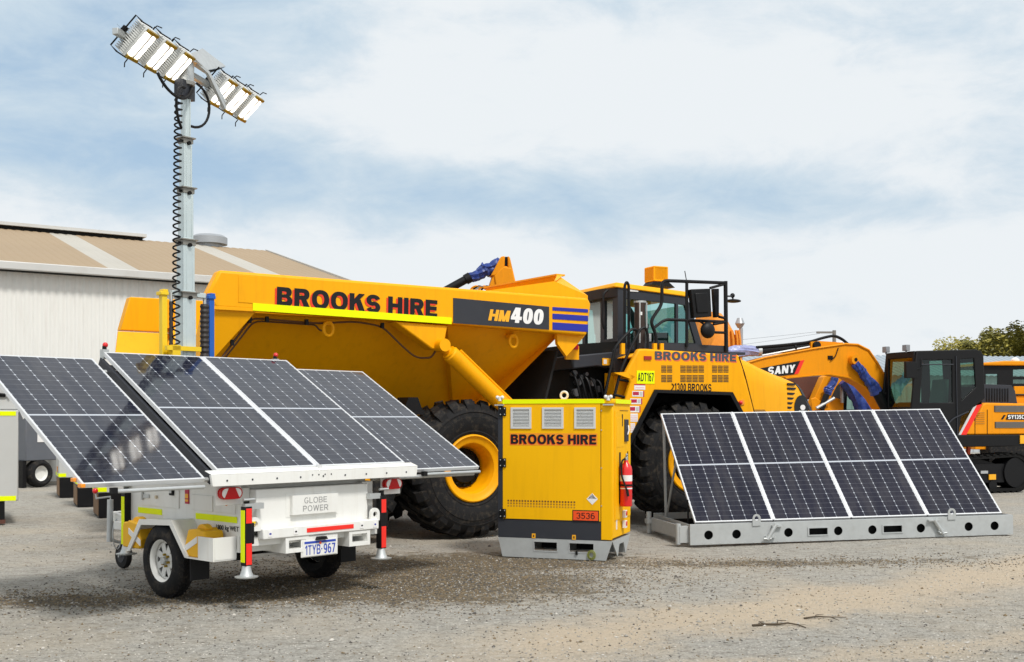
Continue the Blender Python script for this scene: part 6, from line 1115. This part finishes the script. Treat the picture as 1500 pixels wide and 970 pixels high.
for k in range(5): m_.tube(bez(p3(688+k*4, 428), p3(692+k*4, 417), p3(700+k*4, 418), p3(712+k*2, 424), 8), .022, 5, k % 3)
m_.build('arm_hose', [YELX, BLK, GALV], e3)
m_ = MB(); m_.prism([s3(*p, -.1) for p in ((540, 540), (600, 478), (640, 455), (690, 445), (690, 470), (640, 485), (600, 510), (560, 560))], 'y', -.15, .2); m_.build('boom', YELX, e3, bev=.02)
m_ = MB(); m_.box(-4.3, -2.2, -1.2, 1.2, 1.0, 1.9); m_.build('upper_body', YELX, e3, bev=.05); m_ = MB(); m_.box(-4.5, -1.8, -1.25, -.7, 0, .8); m_.build('track', DRK, e3, bev=.2); m_ = MB(); m_.box(-4.5, -1.8, .7, 1.25, 0, .8); m_.build('track', DRK, e3, bev=.2)
m_ = MB(); m_.prism([(-.2, .05), (.55, .0), (.7, .5), (.4, 1.0), (-.3, 1.0)], 'y', -.5, .5); m_.build('bucket', DRK, e3, bev=.03)

# ------------------------------------------------------------------ tarp covered machine behind the cab
X4 = Frame(((1062-750)/FPX*25, 25, 0), 15)
t4 = thing('covered_machine', 'machine under an orange tarp with a grey exhaust stack behind the dump truck cab', 'machine', X4)
s4 = lambda px, py, d=0: X4.S(px, py, d); r = random.Random(4); n = 22; rows = 12; vs = []
prof = [s4(*p) for p in ((1036, 520), (1040, 490), (1047, 466), (1056, 452), (1066, 455), (1076, 470), (1083, 482), (1086, 500), (1087, 520))]
m_ = MB(); k = len(prof)
for j in range(rows):
    y_ = 1.5*j/(rows-1)
    for i, p in enumerate(prof): s_ = 1-.25*(abs(j-5.5)/5.5)**4; vs.append((p[0]+.05*math.sin(j*1.9+i*.4), y_, 2.4+(p[1]-2.4)*s_+.02*math.sin(i*2+j*1.3)))
m_.add(vs, [(j*k+i, j*k+i+1, (j+1)*k+i+1, (j+1)*k+i) for j in range(rows-1) for i in range(k-1)]+[list(range(k)), list(range((rows-1)*k, rows*k))])
a, b_ = prof[0], prof[-1]; m_.build('tarp', TARP, t4, smooth=50)
m_ = MB()
for px in (1071, 1077, 1081): p, q = s4(px, 484), s4(px+2, 512); m_.tube([(p[0], -.03, p[1]), (p[0]+.02, -.06, (p[1]+q[1])/2), (q[0], -.05, q[1])], .03, 6)
m_.build('tarp_fold', TARP, t4)
m_ = MB(); p = s4(1085.5, 481, .4); q = s4(1085.5, 512, .4); m_.cyl((p[0], .4, q[1]-.5), (p[0], .4, p[1]), .045, n=12); z = s4(1083, 478, .4)[1]; zt = s4(1083, 466, .4)[1]; m_.lathe([(.001, z-.05), (.05, z-.04), (.11, z+.06), (.06, zt), (.05, zt), (.001, zt-.05)], (p[0]-.03, .4, 0), 'z', 10); m_.build('exhaust_stack', mat('pale_pipe', (.40, .42, .44), .4, .4), t4)
m_ = MB(); m_.box(a[0]-.9, b_[0]+.3, .1, 2.2, .6, 2.45); m_.build('machine_body', YELX, t4, bev=.08)
for x in (a[0]-.5, b_[0]-.1):
    for y_ in (-.1, 2.0): m_ = MB(); m_.cyl((x, y_, .6), (x, y_+.4, .6), .6, n=26); m_.build('wheel', RUB, t4, bev=.05)

# ------------------------------------------------------------------ loader at the right edge
X5 = Frame(((1470-750)/FPX*33, 33, 0), 5)
l5 = thing('wheel_loader', 'yellow roofed loader cab behind the excavator engine cover at the right edge', 'loader', X5)
s5 = lambda px, py, d=0: X5.S(px, py, d)
m_ = MB(); a, b_ = s5(1436, 535.5), s5(1500, 530); m_.prism([(a[0], a[1]), (2.4, a[1]), (2.4, b_[1]), (s5(1470, 530)[0], b_[1]+.02), (a[0]+.1, b_[1]-.03)], 'y', -.1, 1.8); r5 = m_.build('roof', YELX, l5, bev=.03); m_ = MB(); p = s5(1487, 527, .5); m_.lathe([(.001, p[1]-.08), (.12, p[1]-.08), (.12, p[1]), (.06, p[1]+.06), (.001, p[1]+.07)], (p[0], .5, 0), 'z', 12); m_.build('beacon', WLEN, r5)
m_ = MB(); out = [s5(*p) for p in ((1440, 536), (1520, 536), (1520, 590), (1440, 590))]; h = [[s5(*p) for p in ((1444, 548), (1462, 548), (1462, 565), (1444, 565))], [s5(*p) for p in ((1484, 541), (1516, 541), (1516, 552), (1484, 552))], [s5(*p) for p in ((1484, 556), (1516, 556), (1516, 562), (1484, 562))]]
m_.plate(out, h, 'y', 0, .06); m_.box(out[0][0], out[1][0], .06, 1.6, out[0][1]-.06, out[0][1]); cb = m_.build('cab', BLK, l5); m_ = MB(); 
for hh in h: m_.add([(p[0], .03, p[1]) for p in hh], [(0, 1, 2, 3)])
m_.build('cab_glazing', GLSD, cb, smooth=0)
m_ = MB(); a = s5(1440, 590); m_.box(a[0]-.4, 3.5, -.3, 2.0, .7, a[1]); b_ = s5(1485, 566, -.05); m_.box(b_[0], 2.4, -.08, -.02, a[1], b_[1]); m_.tube([(b_[0], -.1, b_[1]-.25), (2.3, -.1, b_[1]-.25)], .03, 6, 1); m_.build('body', [YELX, BLK], l5, bev=.03)
for x in (.0, 2.6): m_ = MB(); m_.cyl((x, -.5, .7), (x, .1, .7), .7, n=28); m_.build('wheel', RUB, l5, bev=.05)

# ------------------------------------------------------------------ left edge: grey hire units and the trailer behind them
U = Frame(((27-750)/FPX*17.3, 17.3, 0), 26)
u_ = thing('equipment_trailer', 'large grey trailer cabinet with two yellow strips at the left edge of the photo', 'trailer', U)
su = lambda px, py, d=0: U.S(px, py, d); zt, zb = su(15, 601)[1], su(15, 734)[1]
m_ = MB(); m_.box(-2.2, 0, 0, 1.5, zb, zt); ub = m_.build('cabinet', GRYP, u_, bev=.02)
m_ = MB(); m_.prism([(-2.1, zt+.005), (.02, zt+.005), (-.14, zt+.52), (-1.0, zt+.9), (-2.1, zt+1.0)], 'y', .12, 1.3); m_.build('cover', GRYP, u_, bev=.02)
for t, b_ in ((602.5, 609), (727, 734)): a, c = su(0, t)[1], su(0, b_)[1]; m_ = MB(); m_.box(-2.1, -.035, -.006, -.001, c, a); m_.build('reflective_strip', HIVIS, ub)
m_ = MB(); a = su(5, 580, .12); m_.box(a[0]-.2, a[0]+.03, .09, .119, a[1]-.02, a[1]+.03); m_.tube([(a[0]-.3, .08, a[1]+.06), (a[0]+.05, .08, a[1]+.02), (a[0]+.08, .08, a[1]-.02)], .014, 5); m_.build('cover_catch', BLK, u_)
m_ = MB(); a = su(29, 599); m_.hexa([(a[0]-.02, .0, a[1]), (a[0]+.05, 0, a[1]-.16), (a[0]+.05, .3, a[1]-.16), (a[0]-.02, .3, a[1]), (a[0]+.01, 0, a[1]+.02), (a[0]+.08, 0, a[1]-.13), (a[0]+.08, .3, a[1]-.13), (a[0]+.01, .3, a[1]+.02)]); m_.build('side_catch', ALU, u_)
a = su(7, 766)
for y_ in (.02, 1.3):
    for dx in (0, -1.78): m_ = MB(); m_.box(a[0]-.12+dx, a[0]+dx, y_, y_+.12, 0, zb); m_.box(a[0]-.14+dx, a[0]+.01+dx, y_-.01, y_+.14, 0, .06, 1); m_.build('leg', [BLK, RUST], u_)
def hire_unit(px, Y, label, first=None):
    Fh = Frame(((px-750)/FPX*Y, Y, 0), 25)
    if first: o = copy_tree(first); o.matrix_world = Fh.M; o['label'] = label; return o
    h = thing('power_unit', label, 'power unit', Fh, 'grey power units on black legs behind the trailer')
    m_ = MB(); m_.box(0, 2.1, 0, 1.0, .40, 1.22); cbn = m_.build('cabinet', GRYP, h, bev=.015); m_ = MB()
    m_.box(-.006, -.001, .04, .3, .42, .49); m_.build('reflective_strip', HIVIS, cbn)
    for bx in ((-.006, -.001, .7, .96, .42, .49), (.0, .14, -.006, -.001, .42, .49), (.52, .74, -.006, -.001, .455, .535), (1.5, 1.75, -.006, -.001, .455, .535)): m_ = MB(); m_.box(*bx); m_.build('reflective_strip', HIVIS, cbn)
    m_ = MB(); m_.box(-.008, -.001, .3, .55, .5, .62); m_.box(-.008, -.001, .1, .6, .85, 1.05); m_.build('orange_label', mat('orange_label', (.75, .28, .04), .5), cbn)
    m_ = MB(); m_.box(.76, 1.15, -.010, -.001, .45, .55); 
    for k in range(4): m_.cyl((.81+k*.095, -.02, .50), (.81+k*.095, -.01, .50), .03, n=10, m=1)
    m_.build('socket_row', [GREY, BLK], cbn)
    m_ = MB(); m_.box(.02, .42, .02, .98, 0, .395); m_.box(.5, 2.0, .25, .95, 0.0, .395); m_.box(.010, .0185, .06, .94, .03, .38, 1); m_.build('skid_leg', [BLK, WOODB], h); return h
hu = hire_unit(143, 18.2, 'nearest of three grey units on black legs, half under the side panel'); hire_unit(112, 20.4, 'middle of three grey units on black legs, left of the trailer', hu); hire_unit(86, 22.8, 'farthest of three grey units on black legs, beside the small trailer tyre', hu)
V_ = Frame(((62-750)/FPX*26.3, 26.3, 0), 60)
v_ = thing('service_trailer', 'dark grey service trailer on a small road tyre behind the left panel edge', 'trailer', V_)
m_ = MB(); m_.box(-.4, 1.5, .05, 2.4, .62, 1.75); sb = m_.build('cabinet', mat('slate_grey_paint', (.11, .12, .14), .5, dirt_glint=.1), v_, bev=.02); m_ = MB(); m_.box(-.1, .25, .035, .048, 1.05, 1.3); m_.build('notice', STW, sb)
for x in (.0,): 
    m_ = MB(); R = .32; m_.lathe([(.18, .02), (.24, -.01), (.30, .02), (.32, .06), (.32, .24), (.30, .28), (.24, .3), (.18, .28)], (x, .0, R), 'x' if False else 'y', 28); m_.lathe([(.18, .04), (.16, .06), (.15, .10), (.001, .11)], (x, 0, R), 'y', 24, 1); m_.build('wheel', [RUB, WHT], v_)
for bx in ((-.45, -.35, .1, .3, 0, .62), (1.3, 1.45, .1, .3, 0, .6)): m_ = MB(); m_.box(*bx); m_.build('leg', BLK, v_)
Z_ = Frame(((30-750)/FPX*29, 29, 0), 5)
z_ = thing('yellow_cabinet', 'narrow yellow cabinet on a dark base seen between the grey trailer and the panel', 'cabinet', Z_)
m_ = MB(); a = Z_.S(30, 614); b_ = Z_.S(42, 648); m_.box(a[0]-1.2, b_[0], 0, 1.2, b_[1], a[1]+.35); zc_ = m_.build('housing', YELX, z_, bev=.02); m_ = MB(); m_.box(b_[0]-.14, b_[0]-.05, -.012, -.001, b_[1]+.1, a[1]-.05); m_.build('black_mark', BLK, zc_); m_ = MB(); m_.box(a[0]-1.2, b_[0], .05, 1.15, .35, b_[1]-.005); m_.box(a[0]-1.1, a[0]-.9, .1, 1, 0, .35); m_.box(b_[0]-.2, b_[0], .1, 1, 0, .35); m_.box(a[0]-.9, b_[0]-.22, .1, .3, .02, .18, 1); m_.build('base', [DRK, ORG], z_)
